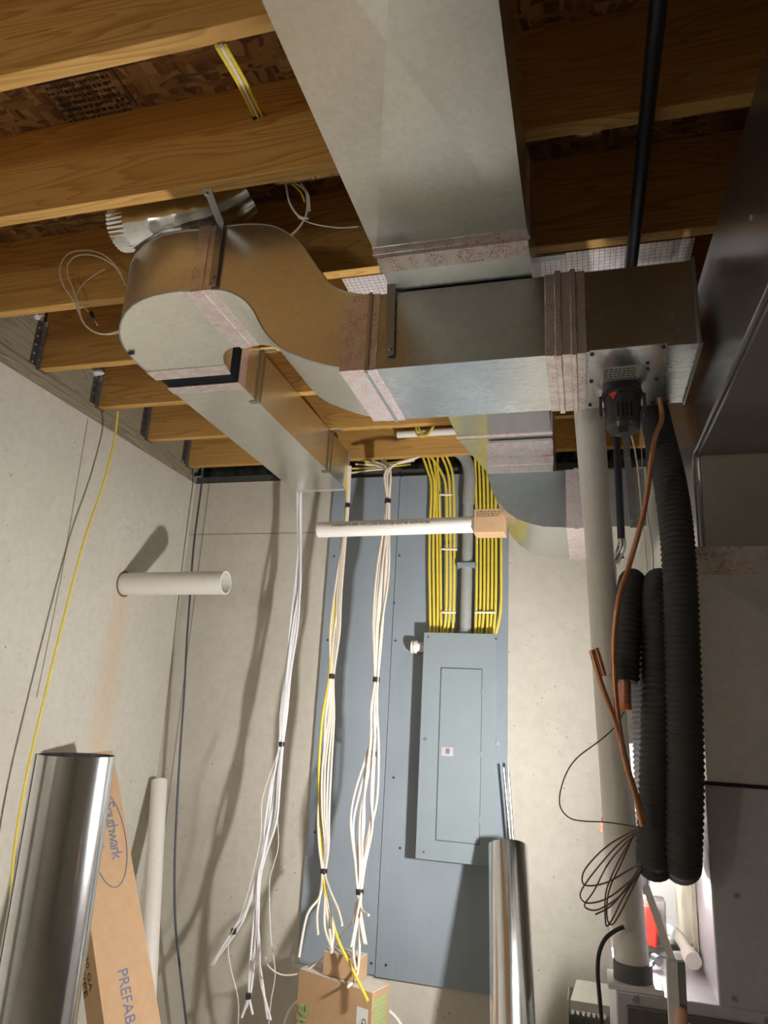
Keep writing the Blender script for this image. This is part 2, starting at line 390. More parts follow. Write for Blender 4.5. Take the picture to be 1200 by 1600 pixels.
# dark stain marks live in their own small stamps
def hanger(y):
    x = WX-.022; m = MB()
    m.box((x-.012, y-.045, JB-.004), (x+.001, y-.003, JB+.21)); m.box((x-.012, y+.041, JB-.004), (x+.001, y+.083, JB+.21))   # flanges
    return m
hl = ['nearest the camera, beside the third visible joist end', 'second along the wall, by a whitish lump', 'third along the wall, past the yellow cable', 'farthest, in the back corner of the room']
for i, y in enumerate(J[3:]):
    h = thing('joist_hanger', 'galvanised joist hanger on the left rim, '+hl[i], 'bracket', (WX, y+.019, JB-.003), 'joist hangers on the left rim')
    x = WX-.034
    f = MB().box((x, y-.03, JB-.01), (x+.003, y-.003, JB+.22)).box((x, y+.041, JB-.01), (x+.003, y+.068, JB+.22))
    f.box((x+.003, y-.0045, JB-.003), (x+.032, y-.0025, JB+.22)).box((x+.003, y+.0405, JB-.003), (x+.032, y+.0425, JB+.22)).box((x+.003, y-.0045, JB-.003), (x+.032, y+.0425, JB-.0005))
    build('stirrup', f, G_DARK, h)
    n = MB()
    for k in range(5): n.cyl((x+.003, y-.016, JB+.03+.04*k), (x+.007, y-.016, JB+.03+.04*k), .005, 8)
    for k in range(3): n.cyl((x+.02, y-.004, JB+.04+.06*k), (x+.02, y-.008, JB+.04+.06*k), .005, 8)
    build('nail', n, STEEL, h)
# printed stamp on the subfloor
m = MB(); o1 = PZ(98, 128, 1.634); ex = Vector((1,0,0)); ey = Vector((0,1,0)); z = JT-.0006
random.seed(3)
x0, x1 = -1.44, -1.20
for r in range(11):
    yy = 1.17+r*.019
    if r == 3: m.box((x0, yy, z-.0004), (x1, yy+.009, z)); continue
    x = x0+random.uniform(.0, .02)
    while x < x1-.02:
        wd = random.uniform(.004, .016); m.box((x, yy, z-.0004), (x+wd, yy+random.choice((.007,.010,.011)), z)); x += wd+random.uniform(.002, .008)
m.box((x1+.004, 1.05, z-.0004), (x1+.008, 1.36, z))
tag(build('subfloor_stamp', m, plain('stamp_ink', (.035,.022,.015), .8)), 'black mirrored grade stamp printed on the strand board subfloor', 'printed stamp')

# ================================================================ DUCTS
def ring(m, o, n_, ax, a, b, t):
    # o: inner rect corners in the two other axes
    (u0, v0), (u1, v1) = o; vs = []
    for s_ in (a, b):
        for e in (t, -.001):
            for u, v in ((u0-e, v0-e), (u1+e, v0-e), (u1+e, v1+e), (u0-e, v1+e)):
                vs.append((s_, u, v) if ax == 0 else ((u, s_, v) if ax == 1 else (u, v, s_)))
    fs = []
    for k in range(4):
        l = (k+1) % 4; fs += [(k, l, 8+l, 8+k), (4+k, 12+k, 12+l, 4+l), (k, 4+k, 4+l, l), (8+k, 8+l, 12+l, 12+k)]
    m.add(vs, fs)
def band_x(m, x0, x1, y0, y1, z0, z1, t=.0025): ring(m, ((y0, z0), (y1, z1)), 0, 0, x0, x1, t)
def band_y(m, y0, y1, x0, x1, z0, z1, t=.0025): ring(m, ((x0, z0), (x1, z1)), 0, 1, y0, y1, t)

# --- overhead trunk running from the camera to the back, with its drop
TX0, TX1, TZ, TT = -.463, -.105, EYE+1.06, EYE+1.322
UX0, UX1, UZ, yS = -.480, -.109, EYE+1.10, 1.447
trunk = thing('trunk_duct', 'wide overhead galvanised trunk duct running from above the camera to the back', 'duct', (TX0, 1.4, TZ))
m = MB(); yA, yB = .30, yS; cx, cy = -.30, .88
vs = [(UX0,yA,UZ),(UX1,yA,UZ),(UX1,yB,UZ),(UX0,yB,UZ),(cx,cy,UZ-.013),(UX0,yA,TT),(UX1,yA,TT),(UX1,yB,TT),(UX0,yB,TT)]
m.add(vs, [(0,1,4),(1,2,4),(2,3,4),(3,0,4),(0,5,6,1),(1,6,7,2),(2,7,8,3),(3,8,5,0),(5,8,7,6)])
body = build('duct_section', m, G_DUCT, trunk, angle=.12)
build('duct_section', MB().box((UX0, -.9, UZ), (UX1, .298, TT)), G_DUCT, trunk)
m = MB(); yC = 2.585
def sec(y, x0, x1, z): return [(x0,y,z),(x1,y,z),(x1,y,TT),(x0,y,TT)]
SS = [sec(yS+.002, UX0, UX1, UZ), sec(1.535, TX0, TX1, TZ-.004), sec(1.80, TX0, TX1, TZ), sec(yC, TX0, TX1, TZ+.003)]
fs = [(0,3,2,1), tuple(range(12,16))]
for k in range(3):
    for q in range(4): fs.append((k*4+q, k*4+(q+1) % 4, k*4+4+(q+1) % 4, k*4+4+q))
m.add([p for q in SS for p in q], fs)
build('transition', m, m_galv('galvanised_bluish', (.66,.72,.73), (.22,.30)), trunk, angle=3)
m = MB()
# tapered tail behind the drop
m.prism([(TX0, yC, TZ+.004), (TX0, yC+.002, TZ+.004), (-.40, 2.985, TZ+.004), (TX1, 2.985, TZ+.004), (TX1, yC, TZ+.004)], (0,0,TT-TZ-.01))
build('tail_section', m, G_DUCT, trunk, angle=.3)
m = MB(); band_y(m, yS-.034, yS-.012, UX0, UX1, UZ, TT, .002); band_y(m, yS-.012, yS+.002, UX0, UX1, UZ, TT, .006)
build('foil_tape', m, TAPE, trunk, bevel=.001)
m = MB(); m.obox(((UX0+UX1)/2, yS+.022, UZ-.0125), ((UX1-UX0)/2-.001,0,0), (0,.017,-.0095), (0,.0008,.0014)); build('foil_tape', m, TAPE, trunk)
m = MB(); band_y(m, 2.54, 2.565, TX0, TX1, TZ+.004, TT, .004); build('foil_tape', m, TAPE, trunk)
# drop box
DX0, DX1, DY0, DY1 = -.35, -.105, 2.60, 2.98
drop = thing('drop_elbow_duct', 'galvanised drop and curved elbow turning right below the end of the trunk', 'duct', (DX0, DY0, EYE+.71))
build('drop_box', MB().box((DX0, DY0, EYE+.93), (DX1, DY1, TZ)), G_DUCT, drop)
heel = [PY(*p, DY0) for p in ((763,727),(763,742),(768,764),(778,784),(792,800),(808,811),(828,818),(850,823),(890,824),(905,824))]
for h in heel[:2]: h.x = DX0
zb = heel[-1].z
for h in heel[-2:]: h.z = zb
throat = Vector((DX1, DY0, EYE+.925)); zt = throat.z
A = heel; n = len(A)
B = [Vector((DX1, DY0, EYE+.935))]+[Vector((DX1, DY0, zt)) for _ in A[1:-1]]+[Vector((A[-1].x, DY0, zt))]
# close the profile as one polygon
prof = [Vector((DX0, DY0, EYE+.94))]+A[1:]+[Vector((A[-1].x, DY0, zt)), throat, Vector((DX1, DY0, EYE+.94))]
DEP = 3.12-DY0
m = MB(); m.prism(prof, (0, DEP, 0)); build('elbow', m, m_galv('galvanised_elbow', (.66,.69,.72), (.2,.3)), drop)
xe = A[-1].x
build('outlet_run', MB().box((xe, DY0+.002, zb+.002), (.22, DY0+DEP-.002, zt-.002)), G_DUCT, drop)
m = MB()
for (a, b, t) in ((.925, .955, .002), (.955, .985, .004), (.985, 1.02, .002), (1.02, 1.05, .003)):
    ring(m, ((DX0, DY0), (DX1, DY1)), 0, 2, EYE+a, EYE+b, t)
build('foil_tape', m, TAPE, drop)
m = MB()
for (a, b, t) in ((-.045, -.015, .003), (-.015, .0, .007), (.0, .035, .003)): band_x(m, xe+a, xe+b, DY0, DY0+DEP, zb, zt, t)
build('foil_tape', m, TAPE, drop)

# --- offset duct: straight run from the plenum, ogee offset, round elbow
FYd, RYd = 1.53, 1.84
Z2B, Z2T = EYE+.832, EYE+1.045
off = thing('offset_duct', 'galvanised duct run bending up in an S from the plenum to a rounded elbow', 'duct', (-.5, FYd, Z2B))
build('straight_run', MB().box((-.505, FYd, Z2B), (.262, RYd, Z2T)), m_galv('galvanised_run', (.66,.69,.70), (.24,.30)), off)
bot = [(-.505,.832),(-.541,.836),(-.60,.848),(-.645,.862),(-.70,.886),(-.742,.908),(-.785,.945),(-.818,.988),(-.845,1.035),(-.875,1.072),(-.915,1.10),(-.955,1.116),(-1.00,1.122),(-1.035,1.124)]
top = [(-.505,1.045),(-.545,1.052),(-.59,1.068),(-.63,1.095),(-.66,1.135),(-.69,1.18),(-.72,1.225),(-.75,1.258),(-.79,1.29),(-.83,1.31),(-.88,1.322),(-.93,1.327),(-.98,1.328),(-1.035,1.328)]
def cr2(pts, k): return catmull([Vector((a, FYd, EYE+b)) for a, b in pts], k)
m = MB(); m.strip(cr2(bot, 4), cr2(top, 4), (0, RYd-FYd, 0)); build('ogee_section', m, G_DUCT, off)
EB, ET = EYE+1.124, EYE+1.328
outer = [(-1.035,1.53),(-1.08,1.524),(-1.122,1.524),(-1.17,1.529),(-1.218,1.543),(-1.262,1.563),(-1.305,1.592),(-1.345,1.627),(-1.375,1.66),(-1.403,1.697),(-1.425,1.735),(-1.445,1.78),(-1.458,1.83),(-1.466,1.89),(-1.468,1.95),(-1.467,2.01)]
inner = [(-1.035,1.84),(-1.045,1.84),(-1.06,1.842),(-1.075,1.845),(-1.09,1.850),(-1.104,1.857),(-1.117,1.866),(-1.128,1.877),(-1.138,1.89),(-1.147,1.905),(-1.154,1.92),(-1.161,1.938),(-1.167,1.955),(-1.172,1.975),(-1.175,1.99),(-1.176,2.01)]
m = MB(); m.strip([(a, b, EB) for a, b in outer], [(a, b, EB) for a, b in inner], (0,0,ET-EB)); build('elbow', m, m_galv('galvanised_gore', (.86,.87,.82), (.3,.4)), off)
# standing lock seams round the elbow cheeks and along the ogee
m = MB(); m.tube([Vector((a, b, EB)) for a, b in outer], .0025, 6); m.tube([Vector((a, b, ET)) for a, b in outer], .0025, 6)
m.tube(cr2(bot, 3), .002, 6); m.tube(cr2(top, 3), .002, 6); build('lock_seam', m, G_DARK, off)
m = MB()
for (a, b, t) in ((-1.075,-1.050,.002), (-1.050,-1.012,.006), (-1.012,-.985,.0035)): band_x(m, a, b, FYd, RYd, EYE+1.123, EYE+1.3285, t)
build('foil_tape', m, TAPE, off)
m = MB()
for (a, b, t) in ((-.585,-.548,.003), (-.548,-.512,.004), (-.512,-.488,.0025)): band_x(m, a, b, FYd, RYd, Z2B+(.003 if a < -.52 else 0), Z2T, t)
build('foil_tape', m, TAPE, off)
m = MB(); m.box((-.517, FYd-.008, Z2B-.006), (-.508, FYd, Z2T+.004)); m.box((-.517, FYd, Z2B-.008), (-.508, RYd, Z2B)); build('drive_cleat', m, STEEL, off)
m = MB()
for (a, b, t) in ((-.075,-.052,.003), (-.052,-.038,.008), (-.038,-.016,.004), (-.016,-.004,.008), (-.004,.018,.003)): band_x(m, a, b, FYd, RYd, Z2B, Z2T, t)
build('foil_tape', m, TAPE, off, bevel=.001)
m = MB(); m.prism([(-1.471,2.013,EB-.004),(-1.472,1.95,EB-.004),(-1.160,1.95,EB-.004),(-1.173,2.013,EB-.004)], (0,0,.0035)); build('foil_tape', m, TAPE, off)
m = MB()
for p in ((205,551),): q = PZ(*p, 1.122); m.box((q.x-.01, q.y-.004, q.z-.006), (q.x+.012, q.y+.004, q.z)); 
build('snipped_tab', m, BLACK, off)
# access plate under the run, screws, label
pl = MB(); q = [PZ(*p, .829) for p in ((921,548),(1043,536),(1035,632),(918,638))]
pl.prism([Vector((v.x, v.y, Z2B-.0035)) for v in q], (0,0,.0033)); ap = build('access_plate', pl, m_galv('bare_plate', (.80,.80,.80), (.25,.33)), off)
m = MB()
for p in ((925,554),(924,596),(922,633),(1037,542),(1012,576),(1026,592),(1012,567),(1019,629)):
    v = PZ(*p, .827); m.cyl((v.x, v.y, Z2B-.0075), (v.x, v.y, Z2B-.003), .0045, 8)
build('screw', m, IRON, ap)
q = [PZ(*p, .828) for p in ((941,576),(1002,570),(1000,590),(940,597))]
lb = build('label', MB().prism([Vector((v.x, v.y, Z2B-.0042)) for v in q], (0,0,.0006)), plain('silver_label', (.42,.42,.42), .5, 0, .03), ap)
m = MB(); ua = (Vector((q[1].x,q[1].y,0))-Vector((q[0].x,q[0].y,0))); va = (Vector((q[3].x,q[3].y,0))-Vector((q[0].x,q[0].y,0))); o0 = Vector((q[0].x,q[0].y,Z2B-.0046)); random.seed(6)
for r in range(5):
    t0 = .06
    while t0 < .85:
        wd = random.uniform(.05,.12); m.prism([o0+ua*t0+va*(.12+.17*r), o0+ua*(t0+wd)+va*(.12+.17*r), o0+ua*(t0+wd)+va*(.18+.17*r), o0+ua*t0+va*(.18+.17*r)], (0,0,.0003)); t0 += wd+.03
build('label_print', m, INKBLACK, ap)

# --- flexible connector and branch duct
BX0, BX1, BY0, BY1, BZ0, BZ1 = -1.462, -1.176, 2.075, 3.32, EYE+1.12, EYE+1.325
br = thing('branch_duct', 'galvanised branch duct from the rounded elbow toward the back wall', 'duct', (BX0, BY0, BZ0))
m = MB(); c = Vector(((BX0+BX1)/2, (BY0+BY1)/2, BZ0-.006)); b0 = [(BX0,BY0,BZ0),(BX1,BY0,BZ0),(BX1,BY1,BZ0),(BX0,BY1,BZ0)]; t0 = [(x,y,BZ1) for x,y,_ in b0]
s0 = Vector((BX1+.004, c.y, (BZ0+BZ1)/2))
m.add(b0+t0+[c], [(0,1,8),(1,2,8),(2,3,8),(3,0,8),(0,4,5,1),(1,5,6,2),(2,6,7,3),(3,7,4,0),(4,7,6,5)])
build('duct_section', m, m_galv('galvanised_branch', (.84,.85,.81), (.26,.36)), br, angle=.2)
m = MB().box((BX0+.004, 2.010, BZ0+.004), (BX1-.004, BY0, BZ1-.006)); build('canvas_connector', m, CANVAS, br)
m = MB(); band_y(m, BY0-.002, BY0+.05, BX0, BX1, BZ0, BZ1, .002); build('foil_tape', m, TAPE, br)
m = MB(); band_y(m, BY1-.012, BY1+.002, BX0, BX1, BZ0, BZ1, .004); m.box((BX0,BY1,BZ0),(BX1,BY1+.003,BZ1)); build('end_cap', m, TAPE, br)

# --- plenum and furnace
FRY = 1.85            # face of the furnace
fur = thing('furnace', 'grey steel furnace cabinet standing at the right edge', 'furnace', (.5, FRY, 0))
FX0, FX1 = .252, .82
fb = build('cabinet', MB().box((FX0, FRY, .955), (FX1, 2.6, EYE-.105)), G_FURN, fur, bevel=.004)
m = MB().box((FX0-.004, FRY-.008, EYE-.108), (FX1, FRY, EYE-.101)); build('joint_strip', m, IRON, fur)
# coil case with cross-broken front
z0, z1 = EYE-.10, EYE+.41; c = ((FX0+FX1)/2-.0, FRY-.008, (z0+z1)/2)
m = MB(); m.add([(FX0+.006,FRY,z0),(FX1,FRY,z0),(FX1,FRY,z1),(FX0+.012,FRY,z1),c,(FX0+.006,2.55,z0),(FX1,2.55,z0),(FX1,2.55,z1),(FX0+.012,2.55,z1)],
    [(0,1,4),(1,2,4),(2,3,4),(3,0,4),(0,3,8,5),(5,8,7,6),(1,6,7,2),(2,7,8,3),(0,5,6,1)])
build('coil_case', m, m_galv('coil_case_sheet', (.86,.86,.90), (.3,.4)), fur, angle=.3)
base = build('base_cabinet', MB().box((.046, FRY-.004, 0), (FX1, 2.6, .958)), G_FURN, fur, bevel=.003)
base2 = build('door_panel', MB().box((.066, FRY-.012, .1), (FX1, FRY-.004, .935)), plain('furnace_door_enamel', (.16,.15,.16), .35, .5), fur, bevel=.003)
m = MB()
for x, z in ((.085, .948), (.34, .945), (.42,.945)): m.cyl((x, FRY-.012, z), (x, FRY-.004, z), .006, 10)
for x, z in ((.28, .975), (.30, 1.17)): m.cyl((x, FRY-.006, z), (x, FRY, z), .005, 10)
build('screw', m, STEEL, fur)
# supply plenum: throat curve out of the coil case, then forward overhead
plen = thing('supply_plenum', 'large galvanised supply plenum curving overhead along the right edge', 'duct', (.3, 1.5, EYE+.41))
PZB, PZT = EYE+.69, EYE+1.04
prof = [(.3, PZB), (1.825, PZB), (1.842, PZB-.008), (1.85, PZB-.025)]
prof += [(1.85, EYE+.41), (2.5, EYE+.41), (2.5, PZT), (.3, PZT)]
def px_left(y): return .312-.022*(y-.3)/1.2 if y < 1.6 else .288-(y-1.6)*.03
m = MB(); n = len(prof)
m.add([(px_left(y), y, z) for y, z in prof]+[(.86, y, z) for y, z in prof], [tuple(range(n)), tuple(reversed(range(n, 2*n)))]+[(i, i+n, (i+1) % n+n, (i+1) % n) for i in range(n)])
build('throat_section', m, m_galv('plenum_sheet', (.60,.60,.62), (.2,.3)), plen, angle=30)
m = MB()
for d, r in ((0, .0035), (.012, .0035)):
    m.tube([(px_left(y)-.004+d, y, PZB-.003) for y in (.3, .9, 1.825)], r, 6)
    m.tube([(px_left(y)-.004+d, y, z-.003) for y, z in prof[1:5]], r, 6)
build('lock_seam', m, STEEL, plen)
m = MB()
for (a, b, t) in ((.41, .428, .003), (.428, .445, .006), (.392, .41, .005), (.376, .392, .003)): m.box((FX0-.002, FRY-t, EYE+a), (FX1, FRY, EYE+b))
build('foil_tape', m, TAPE, plen)
m = MB(); m.box((.296, 1.155, PZB+.01), (.302, 1.185, PZT+.006)); m.box((.296, 1.155, PZT), (.86, 1.185, PZT+.008)); m.cyl((.292, 1.165, PZB+.18), (.298,1.165,PZB+.18), .006, 8)
m.tube([(.258, FYd-.006, Z2B-.004), (.258, FYd-.006, Z2T+.004)], .004, 6)
m.tube([(.262, FYd-.006, Z2B-.004), (.262, RYd, Z2B-.004)], .004, 6)
build('drive_cleat', m, G_DARK, plen)

# --- round galvanised elbow in the joist bay
rp = thing('round_elbow_pipe', 'round galvanised adjustable elbow with crimped end tucked between joists', 'duct pipe', (-1.25, 1.6, EYE+1.35))
c0 = Vector((-1.315, 1.585, EYE+1.425))
m = MB(); path = [c0+Vector((x, y, z)) for x, y, z in ((0,0,0),(.08,.0,.0),(.16,.0,.005),(.26,.01,.03),(.34,.02,.09))]
m.tube(path, .078, 32, True, 5, rf=lambda s: .078+(.005 if (abs(s-.085) < .012 or abs(s-.17) < .012 or abs(s-.24) < .012) else 0))
build('elbow_body', m, G_PIPE, rp, angle=50)
vs = []; fs = []; N = 72
for j, (dx, rr) in enumerate(((0, .076), (-.03, .072), (-.06, .070))):
    for k in range(N):
        a = 2*math.pi*k/N; q = rr+(.003 if k % 2 else -.002)*(j > 0); vs.append(c0+Vector((dx, math.cos(a)*q, math.sin(a)*q)))
for j in range(2):
    for k in range(N): fs.append((j*N+k, j*N+(k+1) % N, (j+1)*N+(k+1) % N, (j+1)*N+k))
fs.append(tuple(range(2*N, 3*N))); m = MB().add(vs, fs); build('crimped_end', m, G_PIPE, rp, angle=20)

# --- second round pipe end peeking out above the branch
rp2 = MB().tube([(-1.02, 2.70, EYE+1.41), (-.80, 2.72, EYE+1.41)], .075, 28, True, 4)
tag(build('round_duct_stub', rp2, G_PIPE), 'shiny round duct stub between joists beside the branch duct', 'duct pipe')

# --- foil faced panel under joist bays
fp = MB().box((-.72, J[2]+.038+.002, JB-.004), (.32, 2.20, JB-.0005)); tag(build('foil_panel', fp, FOIL), 'foil faced panel with printed grid nailed under the joists', 'insulation panel')

# --- hanger straps
def strap(label, pts, w, axis, screws=(), g=None):
    t = thing('hanger_strap', label, 'strap', pts[-1]); m = MB(); wv = Vector(axis)*w
    for a, b in zip(pts, pts[1:]):
        a = Vector(a); b = Vector(b); d = (b-a).normalized(); nrm = d.cross(Vector(axis)).normalized()*.0009
        m.hexa([a-wv-nrm, a+wv-nrm, a+wv+nrm, a-wv+nrm, b-wv-nrm, b+wv-nrm, b+wv+nrm, b-wv+nrm])
    build('strap', m, G_DARK, t, bevel=.0004)
    m = MB()
    for p, nn in screws: p = Vector(p); m.cyl(p, p+Vector(nn)*.005, .006, 10)
    if screws: build('screw', m, STEEL, t)
    return t
xs = -.978
strap('steel strap hanging the S duct from the second joist', [(xs+.03,1.385,JB-.001),(xs,1.517,JB-.002),(xs,1.519,EB)], .011, (1,0,0), [((xs+.02,1.40,JB-.002),(0,0,-1)), ((xs,1.518,EB+.16),(0,-1,0)), ((xs,1.518,EB+.03),(0,-1,0))])
xs = -.452
strap('steel strap over the dark straight run below the trunk', [(xs-.006,1.519,TZ+.012),(xs,1.521,Z2B+.03)], .011, (1,0,0), [((xs,1.52,Z2B+.05),(0,-1,0))])
for y, lab in ((2.235, 'thin steel strap on the branch duct side, nearer the elbow'), (3.03, 'thin steel strap on the branch duct side, near its capped end')):
    strap(lab, [(BX1+.055, y+.004, JB-.002), (BX1+.012, y, JB-.002), (BX1+.010, y, BZ0-.003), (BX1-.03, y, BZ0-.004)], .011, (0,1,0), [((BX1+.035, y, JB-.003),(0,0,-1))])
m = MB().box((-.115, 1.842, JB-.006), (-.03, 1.868, JB-.004)); bq = build('nail_plate', m, G_DARK); tag(bq, 'small steel nail plate at the edge of the foil panel', 'bracket')
strap('steel strap holding the drop elbow beside the black drain pipe', [PY(976,668,2.585), PY(990,825,2.585)], .012, (1,0,0), [(PY(982,715,2.583),(0,-1,0)), (PY(987,812,2.583),(0,-1,0))])

# ================================================================ PIPES OVERHEAD AND RIGHT
gp = MB().tube([(.165,-.6,EYE+1.30),(.157,1.0,EYE+1.29),(.150,2.5,EYE+1.29)], .0165, 20)
tag(build('gas_pipe', gp, IRON), 'black iron gas pipe running under the dark joists', 'pipe')
# big white vent riser
ft = PZ(989, 1522, -.52); tp = PY(925, 655, 2.0); dirv = (tp-ft)
pv = thing('pvc_riser', 'tall white PVC riser pipe standing on the furnace base cabinet', 'pipe', (ft.x, ft.y, .958))
ft = Vector((ft.x, ft.y, .975)); m = MB().tube([ft, ft+dirv*.33+Vector((-.006,0,0)), ft+dirv*.66+Vector((-.006,0,0)), ft+dirv*1.2], .0375, 36, True, 6); build('pipe', m, PVC, pv)
m = MB().cyl((ft.x, ft.y, .97), (ft.x, ft.y, 1.005), .042, 32); build('rubber_collar', m, plain('grey_rubber', (.12,.12,.13), .6), pv)
m = MB().box((ft.x-.055, ft.y-.05, .958), (ft.x+.06, ft.y+.055, .97)); build('flange', m, WHITEMETAL, pv, bevel=.003)
# second slimmer white pipe tucked just behind it
m = MB().tube([PY(907,640,2.10), PY(917,760,2.09), PY(930,900,2.07), PY(966,1480,2.0)], .02, 20, True, 5)
tag(build('slim_pvc_pipe', m, PVC), 'slim cream pipe tucked behind the tall white riser, under the duct', 'pipe')
# damper motor
dm = thing('damper_actuator', 'black damper motor with a red arrow hanging under the access plate', 'actuator', (.075, 1.76, Z2B-.11))
c = PZ(972, 622, .80); cx_, cy_ = c.x, c.y; zt_ = Z2B-.004
m = MB().cyl((cx_,cy_,zt_), (cx_,cy_,zt_-.02), .046, 40, .050); m.cyl((cx_,cy_,zt_-.02), (cx_,cy_,zt_-.03), .048, 40); m.cyl((cx_,cy_,zt_-.03), (cx_,cy_,zt_-.105), .045, 40, .040)
build('housing', m, plain('black_plastic', (.03,.03,.032), .4), dm)
m = MB(); f_ = Vector((-cx_, -cy_, 0)).normalized(); sd = Vector((f_.y, -f_.x, 0))
for k in range(4):
    a = math.radians(-20+14*k+6); d = (f_*math.cos(a)+sd*math.sin(a)*-1)
    m.obox(Vector((cx_,cy_,zt_-.075))+d*.0425, sd*.0018, d*.001, Vector((0,0,.018)))
build('vent_slot', m, plain('slot_black', (.004,.004,.004), .9), dm)
d = (f_*math.cos(.45)+sd*math.sin(.45)*(1 if (sd.x < 0) else -1)); q = Vector((cx_,cy_,zt_-.038))+d*.0462; t_ = d.cross(Vector((0,0,1)))
m = MB().prism([q+t_*-.012+Vector((0,0,.008)), q+t_*.012+Vector((0,0,.008)), q+Vector((0,0,-.012))], d*.0015); build('red_arrow', m, RED, dm)
m = MB()
for s in (-1, 1): m.obox(Vector((cx_,cy_,zt_-.05))+sd*.052*s, sd*.004, f_*.010, Vector((0,0,.028)))
build('clip', m, SMOKE, dm, bevel=.002)
m = MB().cyl((cx_,cy_,zt_-.105), (cx_,cy_,zt_-.118), .040, 40, .036); m.obox((cx_+f_.x*.02,cy_+f_.y*.02,zt_-.124), sd*.012, f_*.010, (0,0,.008)); build('clear_cup', m, SMOKE, dm)
# drain pipe and trap
dp = thing('drain_pipe', 'black drain pipe below the damper motor ending in a shiny elbow', 'pipe', PY(972,845,2.3))
m = MB().tube([PY(963,680,2.3), PY(967,760,2.3), PY(971,846,2.3)], .012, 18); build('pipe', m, IRON, dp)
m = MB().tube([PY(971,843,2.3), PY(971,855,2.3), PY(966,868,2.3), PY(960,880,2.29)], .014, 16, True, 4); m.cyl(PY(962,872,2.3), PY(975,872,2.3), .006, 10); m.tube([PY(961,880,2.29), PY(962,900,2.29), PY(962,930,2.29)], .004, 8)
build('elbow', m, plain('chrome', (.6,.6,.6), .12, 1), dp)

# copper lines
ct = thing('copper_line', 'long bare copper tube curving down past the black insulated coil', 'tube', PY(1030,640,1.72))
m = MB().tube([PY(1030,622,1.72), PY(1034,655,1.72), PY(1022,690,1.70), PY(1008,790,1.68), PY(984,880,1.68), PY(968,930,1.67), PY(960,985,1.67), PY(959,1040,1.67), PY(964,1110,1.67), PY(975,1180,1.68), PY(992,1240,1.70), PY(1004,1290,1.72)], .0062, 12, True, 6)
build('tube', m, COPPER, ct)
ct = thing('copper_pair', 'pair of short capped copper tubes leaning out left of the coil', 'tube', PY(925,1012,1.66))
m = MB().tube([PY(924,1016,1.66), PY(940,1070,1.66), PY(962,1130,1.67), PY(984,1210,1.69), PY(1006,1280,1.72)], .0060, 12, True, 6)
build('tube', m, COPPER, ct)
m = MB().tube([PY(931,1013,1.665), PY(936,1028,1.665), PY(944,1056,1.665)], .0058, 12, True, 4); build('tube', m, COPPER, ct)

# ================================================================ LINE SET COIL
cl = thing('line_set_coil', 'hanging coil of black ribbed foam insulated refrigerant tube', 'tube coil', PY(1045,1385,1.8))
def ribbed(name, path, r, n=20, k=26):
    P = catmull([Vector(p) for p in path], k); Q = [P[0]]; L = 0      # resample evenly
    step = .0034; acc = 0
    for a, b in zip(P, P[1:]):
        d = (b-a).length; t = step-acc
        while t <= d: Q.append(a+(b-a)*(t/d)); t += step
        acc = d-(t-step)
    m = MB(); m.tube(Q, r, n, True, 0, rf=lambda s: r+.0022*math.sin(2*math.pi*s/.0136))
    return build(name, m, FOAM, cl, angle=80)
frA = [PY(1020,632,1.98), PY(1030,680,1.90), PY(1046,750,1.81), PY(1057,830,1.76), PY(1063,920,1.74), PY(1066,1010,1.73), PY(1069,1100,1.73), PY(1071,1200,1.74), PY(1069,1290,1.76), PY(1067,1335,1.78), PY(1066,1352,1.815)]
bk = [PY(1060,1340,1.97), PY(1050,1260,2.03), PY(1043,1140,2.05), PY(1040,1020,2.03), PY(1036,940,1.98), PY(1031,912,1.90)]
frB = [PY(1029,930,1.82), PY(1028,990,1.79), PY(1029,1090,1.78), PY(1027,1200,1.78), PY(1024,1290,1.79), PY(1023,1335,1.80), PY(1024,1354,1.83)]
ribbed('insulated_tube', frA+bk+frB, .0375)
ribbed('insulated_tube', [PY(1020,1340,1.96), PY(1012,1250,2.04), PY(1006,1100,2.06), PY(1000,980,2.05), PY(994,925,2.0), PY(988,908,1.93), PY(985,922,1.85), PY(982,970,1.80), PY(979,1020,1.78), PY(976,1066,1.77)], .031)
a = PY(976,1055,1.77); b = PY(976,1106,1.77); m = MB().tube([a, a.lerp(b,.5), b], .0145, 18); build('tube_end', m, plain('dull_copper', (.55,.25,.17), .45, .6), cl)
m = MB().cyl(PY(976,1099,1.768), PY(976,1109,1.768), .0152, 18); build('tube_cap', m, plain('orange_cap', (.8,.22,.06), .4), cl)

# thin brown wires
wl = thing('thermostat_wire', 'coiled brown thermostat wire looping across the white riser', 'wire', PY(950,1400,1.8))
Yw = 1.80
loops = [[(1000,1294),(978,1304),(945,1325),(915,1357),(910,1378),(922,1384),(950,1378),(985,1358),(1002,1350)],
 [(1000,1296),(970,1316),(940,1348),(912,1385),(907,1402),(920,1411),(950,1403),(985,1376),(1002,1358)],
 [(1000,1298),(975,1320),(950,1350),(928,1392),(914,1412),(918,1420),(935,1421),(965,1403),(990,1375),(1002,1356)],
 [(1001,1352),(980,1385),(955,1415),(930,1429)],
 [(995,1300),(975,1330),(955,1370),(946,1400),(946,1440),(950,1446),(960,1430),(975,1400),(1000,1362)],
 [(990,1305),(970,1350),(952,1390),(948,1430),(955,1445),(966,1432),(985,1395),(1002,1360)]]
for lp in loops:
    m = MB().tube([PY(x, y, Yw+random.uniform(-.01,.01)) for x, y in lp], .0018, 6, True, 6); build('loop', m, BROWNWIRE, wl)
m = MB().tube([PY(x, y, 1.80) for x, y in ((975,1112),(962,1134),(940,1155),(903,1183),(885,1208),(875,1240),(876,1262),(890,1278),(912,1283),(950,1285),(1002,1293))], .0016, 6, True, 6)
